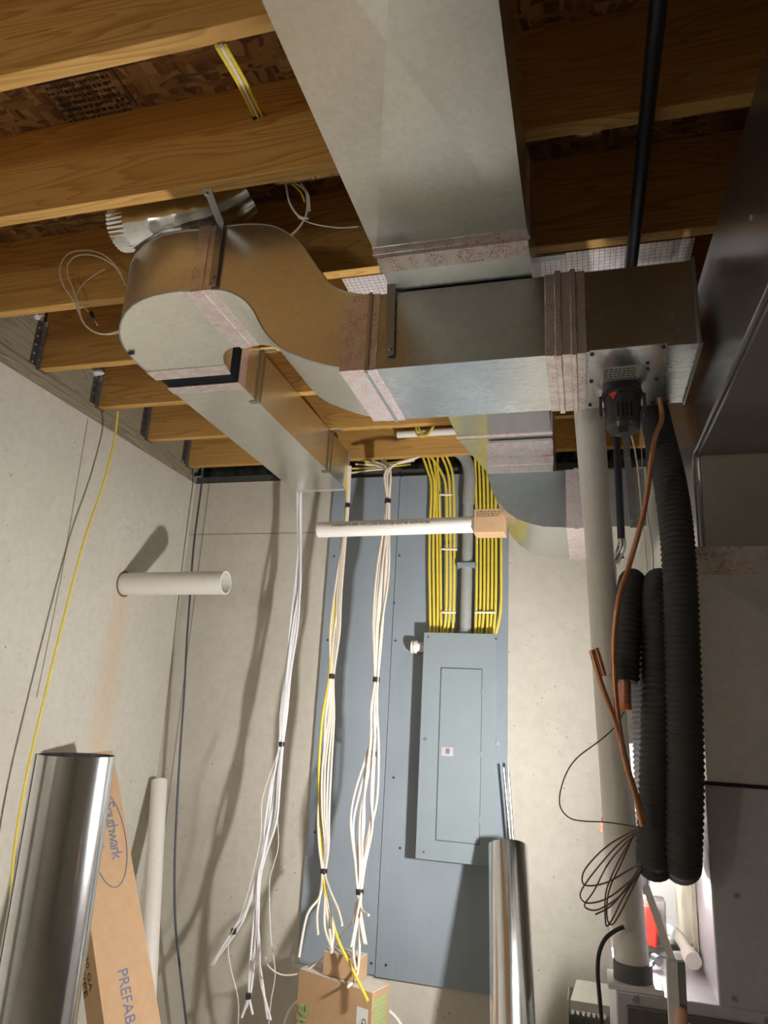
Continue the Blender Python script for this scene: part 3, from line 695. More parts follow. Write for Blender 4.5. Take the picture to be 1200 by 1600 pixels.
tag(build('stray_wire', m, BROWNWIRE), 'single brown wire bowing out left of the white riser', 'wire')
for lab, pts, mt, r in (('thin cream wire hanging straight behind the copper tube', ((985,672),(995,720),(1003,800),(1010,880),(1014,930)), WHITEWIRE, .0024),
                     ('thin dark wire hanging beside the cream one', ((1000,640),(1006,760),(1020,860),(1019,910)), GREYPVC, .0018)):
    tag(build('hanging_wire', MB().tube([PY(x, y, 2.15) for x, y in pts], r, 6, True, 5), mt), lab, 'wire')
m = MB().tube([PY(x, y, 1.84) for x, y in ((975,1448),(960,1455),(945,1468),(936,1490),(934,1520),(937,1560),(940,1600),(942,1660))], .0045, 10, True, 6)
tag(build('black_cord', m, BLACK), 'black power cord drooping left of the furnace base', 'cord')

# ================================================================ WORK LIGHT AND CLUTTER ON THE BASE CABINET
BT = .959
wlp = thing('work_light', 'glaring LED work light standing behind the white riser and coil', 'lamp', (LAMP.x, LAMP.y, BT))
build('stand', MB().cyl((LAMP.x, LAMP.y, BT), (LAMP.x, LAMP.y, BT+.012), .045, 24), IRON, wlp)
build('post', MB().cyl((LAMP.x, LAMP.y, BT+.012), (LAMP.x, LAMP.y, LAMP.z-.046), .008, 12), IRON, wlp)
ln_ = Vector((-.95, .14, .16)).normalized(); lu_ = ln_.cross(Vector((0,0,1))).normalized(); lv_ = lu_.cross(ln_)
build('head', MB().obox(LAMP-ln_*.014, lu_*.05, ln_*.011, lv_*.05), IRON, wlp, bevel=.003)
build('led_panel', MB().obox(LAMP-ln_*.001, lu_*.045, ln_*.002, lv_*.045), LED, wlp)
# white enamel cabinet standing behind
tag(build('white_cabinet', MB().box((PY(986,1480,2.75).x, 2.75, 0), PY(1012,1163,2.75)+Vector((.1,.18,0))), WHITEMETAL, bevel=.004), 'white enamelled steel cabinet behind the riser, brightly lit', 'cabinet')
q0 = PY(955,1290,2.2); 
ps = thing('clamp_pole', 'white pole with black head and red clip left of the riser', 'pole', PY(952,1480,2.2))
m = MB().tube([PY(953,1290,2.2), PY(957,1380,2.2), PY(963,1490,2.2)], .011, 14); build('pole', m, WHITEMETAL, ps)
m = MB().obox(PY(951,1284,2.2), (.018,0,0), (0,.012,0), (0,0,.012)); build('head', m, BLACK, ps, bevel=.003)
m = MB().cyl(PY(945,1293,2.19), PY(945,1293,2.17), .014, 16); build('clip', m, RED, ps)
# gas valve and tubes in the lit bay
gv = thing('gas_valve', 'red faced gas valve block in the lit bay above the base cabinet', 'valve', (.15, 2.12, BT))
c = PY(1016,1447,2.13)
build('block', MB().box((c.x-.045, 2.14, BT), (c.x+.04, 2.19, c.z+.06)), GREYPVC, gv, bevel=.004)
m = MB().obox(c, (.018,0,-.004), (0,.012,0), (.004,0,.045)); build('red_cover', m, RED, gv, bevel=.006)
el = thing('white_trap_elbow', 'white plastic elbow pipe lying in the lit bay beside the coil', 'pipe', PZ(1060,1490,-.52))
m = MB().tube([PZ(1035,1452,-.50), PZ(1050,1455,-.50), PZ(1065,1470,-.50), PZ(1076,1490,-.51)], .014, 18, True, 6); build('pipe', m, PVC, el)
m = MB().cyl(PZ(1076,1490,-.512), PZ(1084,1502,-.512), .0185, 18); build('socket', m, PVC, el)
m = MB().obox(PZ(1028,1478,-.52), (.05,.035,.0), (-.012,.016,0), (0,0,.008)); tag(build('metal_bracket', m, G_DARK, bevel=.002), 'flat metal bracket lying in the lit bay', 'bracket')
m = MB().tube([PZ(1018,1508,-.53), PZ(1026,1500,-.52), PZ(1032,1505,-.53)], .005, 8, True, 4); m.cyl(PZ(1022,1497,-.52), PZ(1030,1502,-.52), .011, 12)
tag(build('hose_clamp', m, G_DARK), 'small dark metal clamp on top of the base cabinet', 'clamp')
# inside face of the bay, yellowish insulation board beside furnace
tag(build('insulation_board', MB().box((FX0-.012, FRY+.25, BT), (FX0-.002, 2.5, BT+.34)), plain('pale_insulation', (.46,.43,.34), .8, 0, .15, 14)), 'pale insulation board against the furnace side in the lit bay', 'board')

# hand holding a white bar
hd = thing('person', 'fingertip of a person holding up a white bar at the bottom edge', 'person', PY(1066,1600,1.35))
Yh = 1.35
def hp(x, y, dy=0): return PY(x, y, Yh+dy)
try:
    T = [hp(1068,1810), hp(1068,1740,-.01), hp(1060,1690,-.01), hp(1058,1640,-.008), hp(1064,1598,-.004), hp(1066,1572,.0),     # wrist, palm, thumb
         hp(1085,1700,.02), hp(1088,1655,.035), hp(1082,1618,.04), hp(1072,1600,.035),                            # index
         hp(1092,1710,.03), hp(1098,1668,.05), hp(1092,1632,.058), hp(1080,1622,.05),
         hp(1098,1725,.04), hp(1106,1690,.06), hp(1100,1655,.068), hp(1088,1648,.06),
         hp(1102,1745,.045), hp(1112,1715,.065), hp(1106,1690,.072), hp(1096,1684,.066)]
    E = [(0,1),(1,2),(2,3),(3,4),(4,5),(1,6),(6,7),(7,8),(8,9),(1,10),(10,11),(11,12),(12,13),(1,14),(14,15),(15,16),(16,17),(1,18),(18,19),(19,20),(20,21)]
    Rr = [.024,.026,.014,.0115,.0105,.0095]+[.012,.0095,.0088,.008]*3+[.010,.008,.0074,.007]
    hm = bpy.data.meshes.new('hand'); L = ORG[hd]; hm.from_pydata([p-L for p in T], E, [])
    ho = bpy.data.objects.new('hand', hm); COL.objects.link(ho); ho.parent = hd; ORG[ho] = L; hm.materials.append(SKIN)
    ho.modifiers.new('skin', 'SKIN')
    for v, r in zip(hm.skin_vertices[0].data, Rr): v.radius = (r, r)
    hm.skin_vertices[0].data[0].use_root = True
    q = ho.modifiers.new('sub', 'SUBSURF'); q.levels = 2; q.render_levels = 2; q.subdivision_type = 'CATMULL_CLARK'
    for p in hm.polygons: p.use_smooth = True
except Exception as ex: print('hand failed', ex)
hb = thing('hand_held_bar', 'white and grey bar with a long flat strip held up by fingertips', 'tool', hp(1060,1600,.02))
a = hp(1049,1500,.01); b = hp(1056,1640,.01); m = MB(); dv = (b-a)/2; m.obox((a+b)/2, (.0085,0,0), (0,.008,0), dv); build('grip', m, LABEL, hb, bevel=.001)
a = hp(1063,1502,.012); b = hp(1069,1640,.012); m = MB(); m.obox((a+b)/2, (.0065,0,0), (0,.008,0), (b-a)/2); build('metal_side', m, G_DARK, hb, bevel=.001)
a = hp(1009,1384,.06); b = hp(1050,1500,.02); m = MB(); m.obox((a+b)/2, (.0055,0,.002), (0,.002,0), (b-a)/2); build('flat_strip', m, PVC, hb)

# ================================================================ BACK WALL: PLYWOOD, PANEL, CONDUIT, CABLES
PF = WY-.018
def plyboard(label, x0, x1, z0, z1, screws):
    t = thing('plywood_board', label, 'board', ((x0+x1)/2, PF, z0)); build('sheet', MB().box((x0, PF, z0), (x1, WY-.0005, z1)), PAINT, t, bevel=.001)
    m = MB()
    for p in screws: q = PY(*p, PF); m.cyl((q.x, PF-.0015, q.z), (q.x, PF+.002, q.z), .006, 8)
    build('screw', m, plain('dark_screw', (.03,.04,.08), .5), t)
plyboard('narrow grey painted plywood strip behind the hanging cable bundles', -1.318, -.944, EYE-1.112, EYE+1.25, ((522,869),(512,1000),(597,1000),(492,1300),(580,1505)))
plyboard('wide grey painted plywood board carrying the breaker panel', -.941, -.362, EYE-1.118, EYE+1.25, ((624,868),(616,942),(618,1001),(615,1215),(625,1325),(603,1508),(628,744)))
pn = thing('breaker_panel', 'grey steel breaker panel with a closed door on the plywood', 'breaker panel', (-.577, PF, EYE-.6))
X0, X1, Z0, Z1 = -.755, -.402, EYE-.60, EYE+.405; CY = 3.40
build('enclosure', MB().box((X0+.012, CY+.004, Z0+.012), (X1-.012, PF, Z1-.012)), PANELGREY, pn, bevel=.003)
build('cover', MB().box((X0, CY, Z0), (X1, CY+.004, Z1)), PANELGREY, pn, bevel=.0015)
dq = [PY(*p, CY) for p in ((690,1044),(753,1046),(685,1312))]; dx0, dx1, dz1, dz0 = dq[0].x, dq[1].x, dq[0].z, dq[2].z
build('door_gap', MB().box((dx0-.005, CY-.0008, dz0-.005), (dx1+.003, CY-.0002, dz1+.005)), PANELEDGE, pn)
dr = build('door', MB().box((dx0, CY-.005, dz0), (dx1, CY-.0008, dz1)), PANELGREY, pn, bevel=.0015)
q = PY(699,1174,CY); lt = build('latch', MB().box((q.x-.028, CY-.008, q.z-.020), (q.x+.028, CY-.005, q.z+.020)), plain('latch_grey', (.42,.42,.42), .4), dr, bevel=.001)
build('finger_tab', MB().box((q.x-.004, CY-.011, q.z-.010), (q.x+.012, CY-.008, q.z+.012)), plain('latch_dark', (.16,.16,.17), .5), dr)
m = MB()
for z in (dz1-.10, (dz0+dz1)/2, dz0+.10): m.cyl((dx1+.002, CY-.006, z-.012), (dx1+.002, CY-.006, z+.012), .0035, 8)
build('hinge', m, PANELGREY, pn)
m = MB()
for p in ((666,1155),(778,1162)): v = PY(*p, CY); m.cyl((v.x, CY-.006, v.z), (v.x, CY, v.z), .0085, 14, .007)
build('cover_screw', m, STEEL, pn)
m = MB()
for p in ((669,995),(775,998),(662,1331)): v = PY(*p, CY); m.cyl((v.x, CY-.001, v.z), (v.x, CY, v.z), .0042, 10)
build('screw_hole', m, IRON, pn)
q = PY(655,1011,3.46); m = MB().cyl((q.x-.035, 3.46, q.z), (X0+.012, 3.46, q.z), .024, 24); m.cyl((q.x-.037, 3.46, q.z), (q.x-.028, 3.46, q.z), .032, 24); m.cyl((q.x-.022, 3.46, q.z), (q.x-.010, 3.46, q.z), .032, 24)
build('conduit_hub', m, PVC, pn)
# conduit
cd = thing('conduit', 'grey plastic conduit rising from the panel top and bending back', 'conduit', PY(727,985,3.45))
xc = PY(727,985,3.45).x; cz = lambda y: PY(727, y, 3.45).z
m = MB().tube([(xc,3.455,Z1-.01),(xc,3.455,cz(870)),(xc,3.455,cz(780))], .0275, 24); build('pipe', m, GREYPVC, cd)
m = MB().tube([(xc,3.455,cz(787)),(xc+.002,3.455,cz(765)),(xc+.004,3.455,cz(745)),(xc-.012,3.46,cz(722)),(xc-.05,3.465,cz(706)),(xc-.12,3.47,cz(696)),(xc-.2,3.47,cz(692))], .0315, 24, True, 6); build('bend', m, GREYPVC, cd)
m = MB().cyl((xc,3.455,Z1-.012),(xc,3.455,Z1+.018), .034, 24); build('hub', m, GREYPVC, cd)
zc = cz(884); m = MB().box((xc-.045, 3.418, zc-.012), (xc+.045, 3.45, zc+.012)); m.box((xc-.05, 3.45, zc-.012), (xc-.033, PF, zc+.012)); m.box((xc+.033, 3.45, zc-.012), (xc+.05, PF, zc+.012)); build('clamp', m, PANELGREY, cd, bevel=.003)
# yellow cables
Yc = 3.47
def zpx(y): return PY(700, y, Yc).z
def ycable(xs, label, mat=YELLOW, r=.0066, yo=0):
    P = [PY(x, y, Yc+yo) for x, y in xs]; P[-1].z = Z1-.02
    o = build('panel_cable', MB().tube(P, r, 8, True, 5), mat); return tag(o, label, 'cable', 'cables entering the panel top')
ybx = [(660,668,674,671,672,673),(668,674,679,677,678,679),(676,680,682,683,684,683),(684,684,686,688,689,690)]
for i, (t, a, b, c, d, e) in enumerate(ybx):
    ycable([(t,712),(a,735),(b,762),(c,850),(d,955),(e,990)], 'yellow jacketed cable left of the conduit, '+['leftmost of its group','second from the left','third from the left','fourth from the left'][i], YELLOW if i < 3 else GREYPVC if i == 9 else YELLOW, yo=random.uniform(-.01,.01))
for i, (t, a, b, c, d, e) in enumerate([(672,688,697,698,697,692),(690,699,703,704,703,697),(697,706,709,710,709,706)]):
    ycable([(t,712),(a,735),(b,765),(c,850),(d,955),(e,990)], 'yellow jacketed cable close left of the conduit, '+['curving in from the joist','middle one of three','touching the conduit side'][i], yo=-.015)
for i, x in enumerate((744,750,756,762,768,774,782)):
    tx = 742+(x-744)*.7
    ycable([(tx,698),(x-1,740),(x+.5,800),(x+1,870),(x,955),(x-2-(i % 3)*1.5-(8 if i == 6 else 0),990)], 'yellow jacketed cable right of the conduit, '+['nearest the conduit','second from the conduit','third from the conduit','middle of the seven','fifth from the conduit','sixth from the conduit','outermost on the right'][i], yo=random.uniform(-.012,.008))
for lab, (x0_, x1_), yy in (('white cable stacker on the left cables, upper one', (690,714), 858), ('white cable stacker on the left cables just above the panel', (690,712), 957), ('white cable stacker high on the left cables', (688,706), 773), ('white cable stacker on the right cables above the panel', (742,775), 957)):
    a = PY(x0_, yy, 3.45); b = PY(x1_, yy, 3.45); tag(build('cable_stacker', MB().tube([a, b], .005, 8), WHITEMETAL), lab, 'cable clip')

# hanging bundles
def bundle(label, mat_list, stations, tapes, tails, r=.0052, seed=1, name='cable_bundle', tops=None):
    random.seed(seed); t = thing(name, label, 'cable bundle', PY(*stations[-1][:2], stations[-1][3]))
    n = len(mat_list)
    for i in range(n):
        u = (i-(n-1)/2)/max(1, (n-1)/2); ph = random.uniform(0, 6.28); P = []
        if tops: tx, ty = tops[i % len(tops)]; P.append(PY(tx+random.uniform(-3,3), ty, stations[0][3]+.04))
        for k, (x, y, sp, Y) in enumerate(stations):
            p = PY(x, y, Y); wsc = sp*.0029
            j = math.sin(ph+k*1.3)*.35 if sp > 5 else 0
            P.append(p+Vector(((u+j)*wsc, math.cos(ph+k)*min(wsc, .012)*.8, 0)))
        tl = tails[i % len(tails)]
        for k, (x, y) in enumerate(tl): P.append(PY(x+random.uniform(-3.5,3.5)*(k > 0), y, stations[-1][3]-(.062*(k+1) if x > 450 else 0)))
        build('cable', MB().tube(P, r*(1.0 if mat_list[i] is not YELLOW else 1.2), 8, True, 5), mat_list[i], t)
    for x, y, Y, ww in tapes:
        c = PY(x, y, Y); build('tape_band', MB().tube([c+Vector((0,0,.011)), c, c-Vector((0,0,.011))], ww, 14), BLACKTAPE, t)
    return t
Wm, Cm, Ym = WHITEWIRE, COLDWIRE, YELLOW
bundle('right hand bundle of ivory cables taped in black, ends hanging over the small carton', [Wm]*9,
  [(606,735,5,3.27),(606,783,2.6,3.27),(603,830,5,3.26),(597,900,8,3.25),(591,980,6,3.24),(588,1062,3,3.24),(585,1110,6,3.23),(583,1160,7,3.23),(571,1240,14,3.22),(567,1290,14,3.22),(563,1350,7,3.21),(562,1393,3,3.21)],
  [(606,783,3.27,.016),(588,1062,3.24,.016),(585,1178,3.23,.010),(562,1393,3.21,.017),(563,1407,3.21,.009)],
  [[(566,1440),(575,1475)],[(562,1430),(563,1490)],[(562,1450),(561,1492)],[(556,1430),(548,1482)],[(563,1450),(560,1520),(546,1543)],[(560,1430),(553,1480),(553,1515)],[(560,1420),(552,1480)],[(562,1430),(566,1475)],[(565,1420),(574,1430)]], seed=2,
  tops=[(575,722),(570,724),(650,716),(655,714),(596,720),(602,718),(640,718),(585,720),(600,719)])
bundle('middle bundle of ivory cables with one yellow cable bowing left', [Ym, Wm, Wm, Wm, Wm, Wm, Wm],
  [(545,728,3,3.31),(543,790,2.4,3.31),(538,840,4,3.30),(529,930,9,3.29),(524,990,8,3.28),(518,1057,3,3.27),(513,1120,7,3.26),(508,1200,12,3.25),(507,1270,13,3.25),(507,1320,8,3.24),(506,1361,3,3.24)],
  [(543,790,3.31,.013),(518,1057,3.27,.015),(506,1361,3.24,.016)],
  [[(510,1400),(525,1465),(550,1520),(573,1564)],[(500,1400),(480,1430),(464,1496)],[(500,1400),(498,1430),(497,1460)],[(510,1400),(520,1450),(521,1490)],[(515,1390),(525,1420),(533,1446)],[(508,1400),(510,1450),(519,1485)],[(508,1400),(512,1450),(520,1486)]], seed=5)
bundle('left hand bundle of bright white cables hanging from the branch duct', [Cm]*8,
  [(468,735,5,3.36),(468,790,3.5,3.36),(468,860,3.5,3.35),(466,920,6,3.34),(459,980,6,3.33),(450,1050,4,3.32),(444,1110,5,3.31),(440,1163,3,3.30),(433,1220,9,3.29),(424,1280,9,3.28),(413,1330,4,3.27),(404,1365,3,3.26)],
  [(440,1163,3.30,.015),(365,1455,3.25,.012),(388,1556,3.25,.012)],
  [[(385,1420),(365,1455),(331,1507)],[(386,1422),(367,1455),(335,1506)],[(398,1420),(396,1480),(390,1530),(387,1556),(378,1590)],[(402,1420),(400,1480),(393,1530),(389,1556),(392,1585)],[(401,1420),(398,1500),(389,1556),(384,1580)],[(404,1430),(402,1490),(410,1530),(421,1592)],[(384,1424),(364,1455),(328,1508)],[(403,1430),(403,1480),(410,1530),(424,1594)]], r=.0054, seed=9)
for lab, pts in (('thin white wire wandering left of the white bundle', ((438,1168),(420,1215),(409,1255),(408,1300),(400,1345),(380,1420),(358,1470),(360,1510),(372,1560),(372,1605))),
                 ('thin white wire sagging right of the white bundle', ((433,1270),(435,1320),(428,1350),(421,1380),(423,1460),(430,1520),(424,1560),(420,1600))),
                 ('ivory cable sagging from the middle bundle over the large carton', ((556,1410),(550,1440),(530,1465),(500,1500),(470,1520),(440,1523),(420,1510),(415,1495)))):
    tag(build('loose_wire', MB().tube([PY(x, y, 3.19) for x, y in pts], .0019 if 'thin' in lab else .0032, 6, True, 6), COLDWIRE if 'thin' in lab else WHITEWIRE), lab, 'wire')
# bundles running back in the bay behind the last joist
random.seed(4)
for k, (z, a, b) in enumerate(((1.30,-1.22,-.95),(1.325,-1.22,-.90),(1.35,-1.2,-.88),(1.375,-1.2,-.85))):
    m = MB().tube([(a, 3.50, EYE+z-.02), ((a+b)/2, 3.52+.01*k, EYE+z-.01*k), (b, 3.56, EYE+z+.01)], .006, 8, True, 5)
    tag(build('bay_cable', m, YELLOW if k % 2 else WHITEWIRE), 'cable running behind the last joist, '+['lowest of four','second lowest','second from top','topmost of four'][k], 'cable', 'cables in the end bay')

# ================================================================ WHITE PIPES
sp = thing('pipe_stub', 'white PVC pipe stub sticking out of the left wall, open end toward room', 'pipe', (WX, 3.0, STUB_Z))
build('pipe', MB().pipe((WX-.02, 3.0, EYE+.560), (-1.635, 3.0, EYE+.569), .0555, .006, 48), PVC, sp)
build('wall_collar', MB().pipe((WX-.01, 3.0, EYE+.560), (WX+.003, 3.0, EYE+.560), .064, .009, 40), plain('gap_dark', (.18,.10,.06), .9), sp)
hpv = thing('wall_mounted_pipe', 'white printed PVC pipe lying level across the cable bundles', 'pipe', PY(600,823,2.80))
a = PY(498,828,2.80); b = PY(760,819,2.80); build('pipe', MB().pipe(a, b, .0335, .004, 40), PVC, hpv)
build('plug', MB().cyl(a+Vector((.003,0,0)), a+Vector((.005,0,0)), .031, 30), PVC, hpv)
text('printed_line', 'CHARLOTTE PIPE - PVC 1.5 IN  PVC-1120  SCH 40  ASTM D1785', INKBLACK, hpv, a+Vector((.07,-.0337,.004)), (b-a), (0,0,1), .0155, 1.0, .0006)
cb = thing('cardboard_sleeve', 'short cardboard piece on the right end of the level pipe', 'cardboard', b)
p0 = PY(743,800,2.80); p1 = PY(790,836,2.80)
build('sleeve', MB().box((p0.x, 2.755, p1.z), (p1.x, 2.845, p0.z)), CARD, cb, bevel=.002)
q = PY(748,812,2.755); m = MB(); random.seed(8)
for r in range(3):
    x = p0.x+.012
    while x < p1.x-.02: wd = random.uniform(.006,.016); m.tube([(x, 2.7535, p0.z-.016-r*.009), (x+wd*.5, 2.7535, p0.z-.011-r*.009), (x+wd, 2.7535, p0.z-.017-r*.009)], .0008, 4); x += wd+.004
build('handwriting', m, INKBLACK, cb)
jp = thing('joist_pipe', 'short white pipe against the last joist with yellow cable over it', 'pipe', PY(665,676,3.34))
a = PY(621,679,3.398); b = PY(735,672,3.398); build('pipe', MB().pipe(a, b, .020, .003, 30), PVC, jp)
m = MB().tube([PY(x, y, 3.37) for x, y in ((650,668),(652,680),(662,682),(672,674),(678,666))], .005, 8, True, 5); m.tube([PY(x, y, 3.37) for x, y in ((654,668),(660,679),(668,680),(675,668))], .005, 8, True, 5)
build('yellow_cable', m, YELLOW, jp)
lp_t = PX(249,1220,WX+.055); lp_b = Vector((-1.80, 2.98, 0))
q = PY(233,1500,3.2); dirn = (q-lp_t).normalized(); lp_b = lp_t+dirn*((lp_t.z-.02)/-dirn.z)
tag(build('leaning_pipe', MB().pipe(lp_b, lp_t, .040, .004, 40), PVC), 'white PVC pipe leaning in the corner behind the tall carton', 'pipe')

# ================================================================ CABLES ON THE LEFT
m = MB().tube([PX(x, y, -2.10) for x, y in ((184,643),(178,690),(160,760),(130,850),(95,985),(60,1130),(38,1230),(22,1330),(14,1430),(0,1510),(-20,1560))], .0048, 10, True, 6)
tag(build('yellow_cable', m, YELLOW), 'single yellow cable hanging down in front of the left wall', 'cable')
m = MB().tube([PY(x, y, 3.44) for x, y in ((317,735),(314,765),(303,850),(297,930),(292,1000),(288,1080),(283,1150),(277,1250),(273,1350),(274,1440),(282,1520),(292,1605))], .0055, 10, True, 6)
tag(build('dark_cable', m, DARKWIRE), 'dark grey cable hanging down in the back corner', 'cable')
cw = thing('cable_loops', 'loose loops of cream cable taped together beside the rounded elbow', 'cable', PY(145,500,1.74))
for k, (pts) in enumerate([[(196,445),(185,420),(160,397),(130,391),(105,398),(94,420),(99,445),(115,470),(124,490),(135,510),(155,521),(180,521),(196,514)],
            [(195,440),(178,415),(150,400),(122,399),(107,412),(107,432),(115,452),(122,475),(128,500),(145,517),(165,522),(190,516)],
            [(165,420),(140,435),(124,452),(122,466),(130,478),(144,494),(152,508)]]):
    build('loop', MB().tube([PY(x, y, 1.745+.006*k) for x, y in pts], .0028 if k < 2 else .0014, 8, True, 6), WHITEWIRE, cw)
c = PY(144,494,1.75); build('tape_band', MB().tube([PY(142,489,1.75), PY(147,499,1.75)], .008, 12), BLACKTAPE, cw)
# cables through the near joists
for lab, x0_, x1_, mt in (('yellow cable passing through the two nearest joists, left one', 338, 398, YELLOW), ('cream cable passing through the two nearest joists, middle', 345, 403, WHITEWIRE), ('yellow cable passing through the two nearest joists, right one', 352, 410, YELLOW)):
    a = PY(x0_, 72, 1.004); b = PY(x1_, 182, J[1]); tag(build('joist_cable', MB().tube([a+(a-b)*.0, (a+b)/2+Vector((0,0,.006)), b], .0045, 8, True, 4), mt), lab, 'cable', 'cables through the near joists')
m = MB().cyl(PY(404,183,J[1]-.001), PY(404,183,J[1]+.001), .017, 16); tag(build('drilled_hole', m, plain('hole_dark', (.02,.012,.006), .9)), 'dark drilled hole where the cables enter the second joist', 'hole')
for i, pts in enumerate([((447,288),(452,315),(466,337),(482,342)), ((462,287),(478,300),(480,330),(470,352),(455,368)), ((470,287),(482,305),(484,330)), ((456,287),(470,300),(476,315)), ((466,340),(490,350),(530,356),(560,354))]):
    tag(build('bay_wire', MB().tube([PY(x, y, 1.50) for x, y in pts], .0030 if i < 4 else .0016, 8, True, 5), COLDWIRE if i != 3 else YELLOW), 'cream wire end in the bay above the S duct, '+['leftmost drooping','long loop','short right one','yellowish stub','thin one trailing right'][i], 'wire', 'wire ends in the joist bay')
# small whitish lumps at two joist ends
random.seed(11)
for i, (px_, py_, Y) in enumerate(((52,495,2.17),(150,582,2.57))):
    c = PY(px_, py_, Y); vs = []; fs = []; n1, n2 = 10, 14
    for a in range(n1+1):
        for b in range(n2):
            th = math.pi*a/n1; ph = 2*math.pi*b/n2; d = Vector((math.sin(th)*math.cos(ph), math.sin(th)*math.sin(ph), math.cos(th)))
            vs.append(c+Vector((d.x*.04, d.y*.02, d.z*.018))*(1+.35*noise.noise(d*2+Vector((i*5,0,0)))))
    for a in range(n1):
        for b in range(n2): fs.append((a*n2+b, a*n2+(b+1) % n2, (a+1)*n2+(b+1) % n2, (a+1)*n2+b))
    tag(build('whitish_lump', MB().add(vs, fs), plain('lump_white', (.72,.74,.74), .7)), 'whitish lump at a joist end, '+['nearer the camera','farther along the left rim'][i], 'foam', 'whitish lumps on the left rim')

# ================================================================ LEANING AND STANDING STOCK
def flare_pipe(name, label, base, top, r, mat, n=64):
    t = thing(name, label, 'duct pipe', base); build('pipe', MB().pipe(base, top, r, .0016, n), mat, t)
    d = (Vector(top)-Vector(base)).normalized(); u = d.orthogonal().normalized()
    sd = Vector((1,0,0)) if abs(d.x) < .9 else Vector((0,1,0)); 
    return t
gl = flare_pipe('round_duct_pipe', 'big shiny galvanised duct pipe standing in the left foreground', (PY(58,1598,1.42).x, 1.42, 0), (PY(121,1176,1.42).x, 1.42, EYE-.118), .081, G_PIPE)
m = MB(); a = Vector((PY(58,1598,1.42).x,1.42,0)); b = Vector((PY(121,1176,1.42).x,1.42,EYE-.118)); o_ = Vector((-.068,-.045,0)); m.tube([a+o_, b+o_], .0045, 6); build('snap_lock_seam', m, G_PIPE, gl)
tg = Vector((-.332, 3.27, EYE-.492)); bg = PY(801,1600,2.98); dd = (bg-tg).normalized(); base_ = tg+dd*((tg.z-.005)/-dd.z)
gr = flare_pipe('round_duct_pipe', 'galvanised duct pipe leaning below the breaker panel', base_, tg, .081, G_PIPE)
for i, (x0_, x1_) in enumerate(((787,799),(794,803))):
    tag(build('metal_rod', MB().tube([PY(x0_, 1199-2*i, 3.42+.012*i), PY(x1_, 1330, 3.42+.012*i), Vector((PY(x1_, 1330, 3.42).x+.06-.02*i, 3.42+.012*i, .01))], .0055, 10), STEEL), 'thin silver rod standing behind the leaning duct pipe, '+['left one','right one'][i], 'rod', 'rods in the leaning duct')

# tall carton
ct0 = PY(176,1172,2.76); dc = (PY(252,1600,2.58)-ct0).normalized(); ln = (ct0.z-.01)/-dc.z
al = math.radians(-32); n1 = Vector((math.cos(al), math.sin(al), 0)); n1 = (n1-dc*n1.dot(dc)).normalized(); n2 = dc.cross(n1).normalized()
if n2.y > 0: n2 = -n2
# right edge of the lit face runs through ct0
wd, dp_ = .19, .15
r_edge = ct0; e1 = n2*wd          # lit face spans along n2 (toward -y), normal n1
tc = thing('tall_carton', 'tall narrow brown carton with blue printing leaning on the left wall', 'box', ct0+dc*ln)
A_ = [r_edge, r_edge+n2*wd, r_edge+n2*wd-n1*dp_, r_edge-n1*dp_]
m = MB(); m.hexa([p+dc*ln for p in A_]+A_); build('carton', m, CARD, tc, bevel=.002)
up_ = -dc
def on_face(s, t): return r_edge+n2*t+dc*s            # s along length from top, t from right edge
# writing runs down the face: text right = dc, text up = +n2 reversed so it reads from the right side
tr = dc; tu = tr.cross(n1)*-1
if (tr.cross(tu)).dot(n1) < 0: tu = -tu
def face_text(nm, s, w_, size, mat, lab, spc=1.0): 
    base0 = r_edge+dc*s+n2*w_; return text(nm, lab, mat, tc, base0, tr, tu, size, spc, .001)
sgn = 1 if tu.dot(n2) > 0 else -1
face_text('brand_script', .215, .028 if sgn > 0 else .074, .062, INKBLUE, 'Southwark', .82)
face_text('printed_word', .81, .05 if sgn > 0 else .12, .052, INKBLUE, 'PREFABRICATED')
face_text('brand_subtitle', .25, .01 if sgn > 0 else .112, .020, INKBLUE, 'METAL MFG CO')
m = MB(); c = r_edge+dc*.355+n2*.078; P = [c+dc*(.185*math.cos(a))+n2*(.068*math.sin(a))+n1*.001 for a in [2*math.pi*k/48 for k in range(49)]]; m.tube(P, .0018, 4, False); build('printed_oval', m, INKBLUE, tc)
# dark side writing
f2 = r_edge+n2*wd; tr2 = dc; tu2 = -n1
if (tr2.cross(tu2)).dot(n2) < 0: tu2 = -tu2
b2 = f2-n1*(.045 if tu2.dot(n1) < 0 else .085); text('printed_size', '5 FT JTS 7" 30 GA', INKBLACK, tc, b2+dc*.52, tr2, tu2, .042, 1.0, .001)
b2 = f2-n1*(.10 if tu2.dot(n1) < 0 else .14); text('printed_name', 'LOCK PIPE', INKBLACK, tc, b2+dc*.60, tr2, tu2, .052, 1.0, .001)

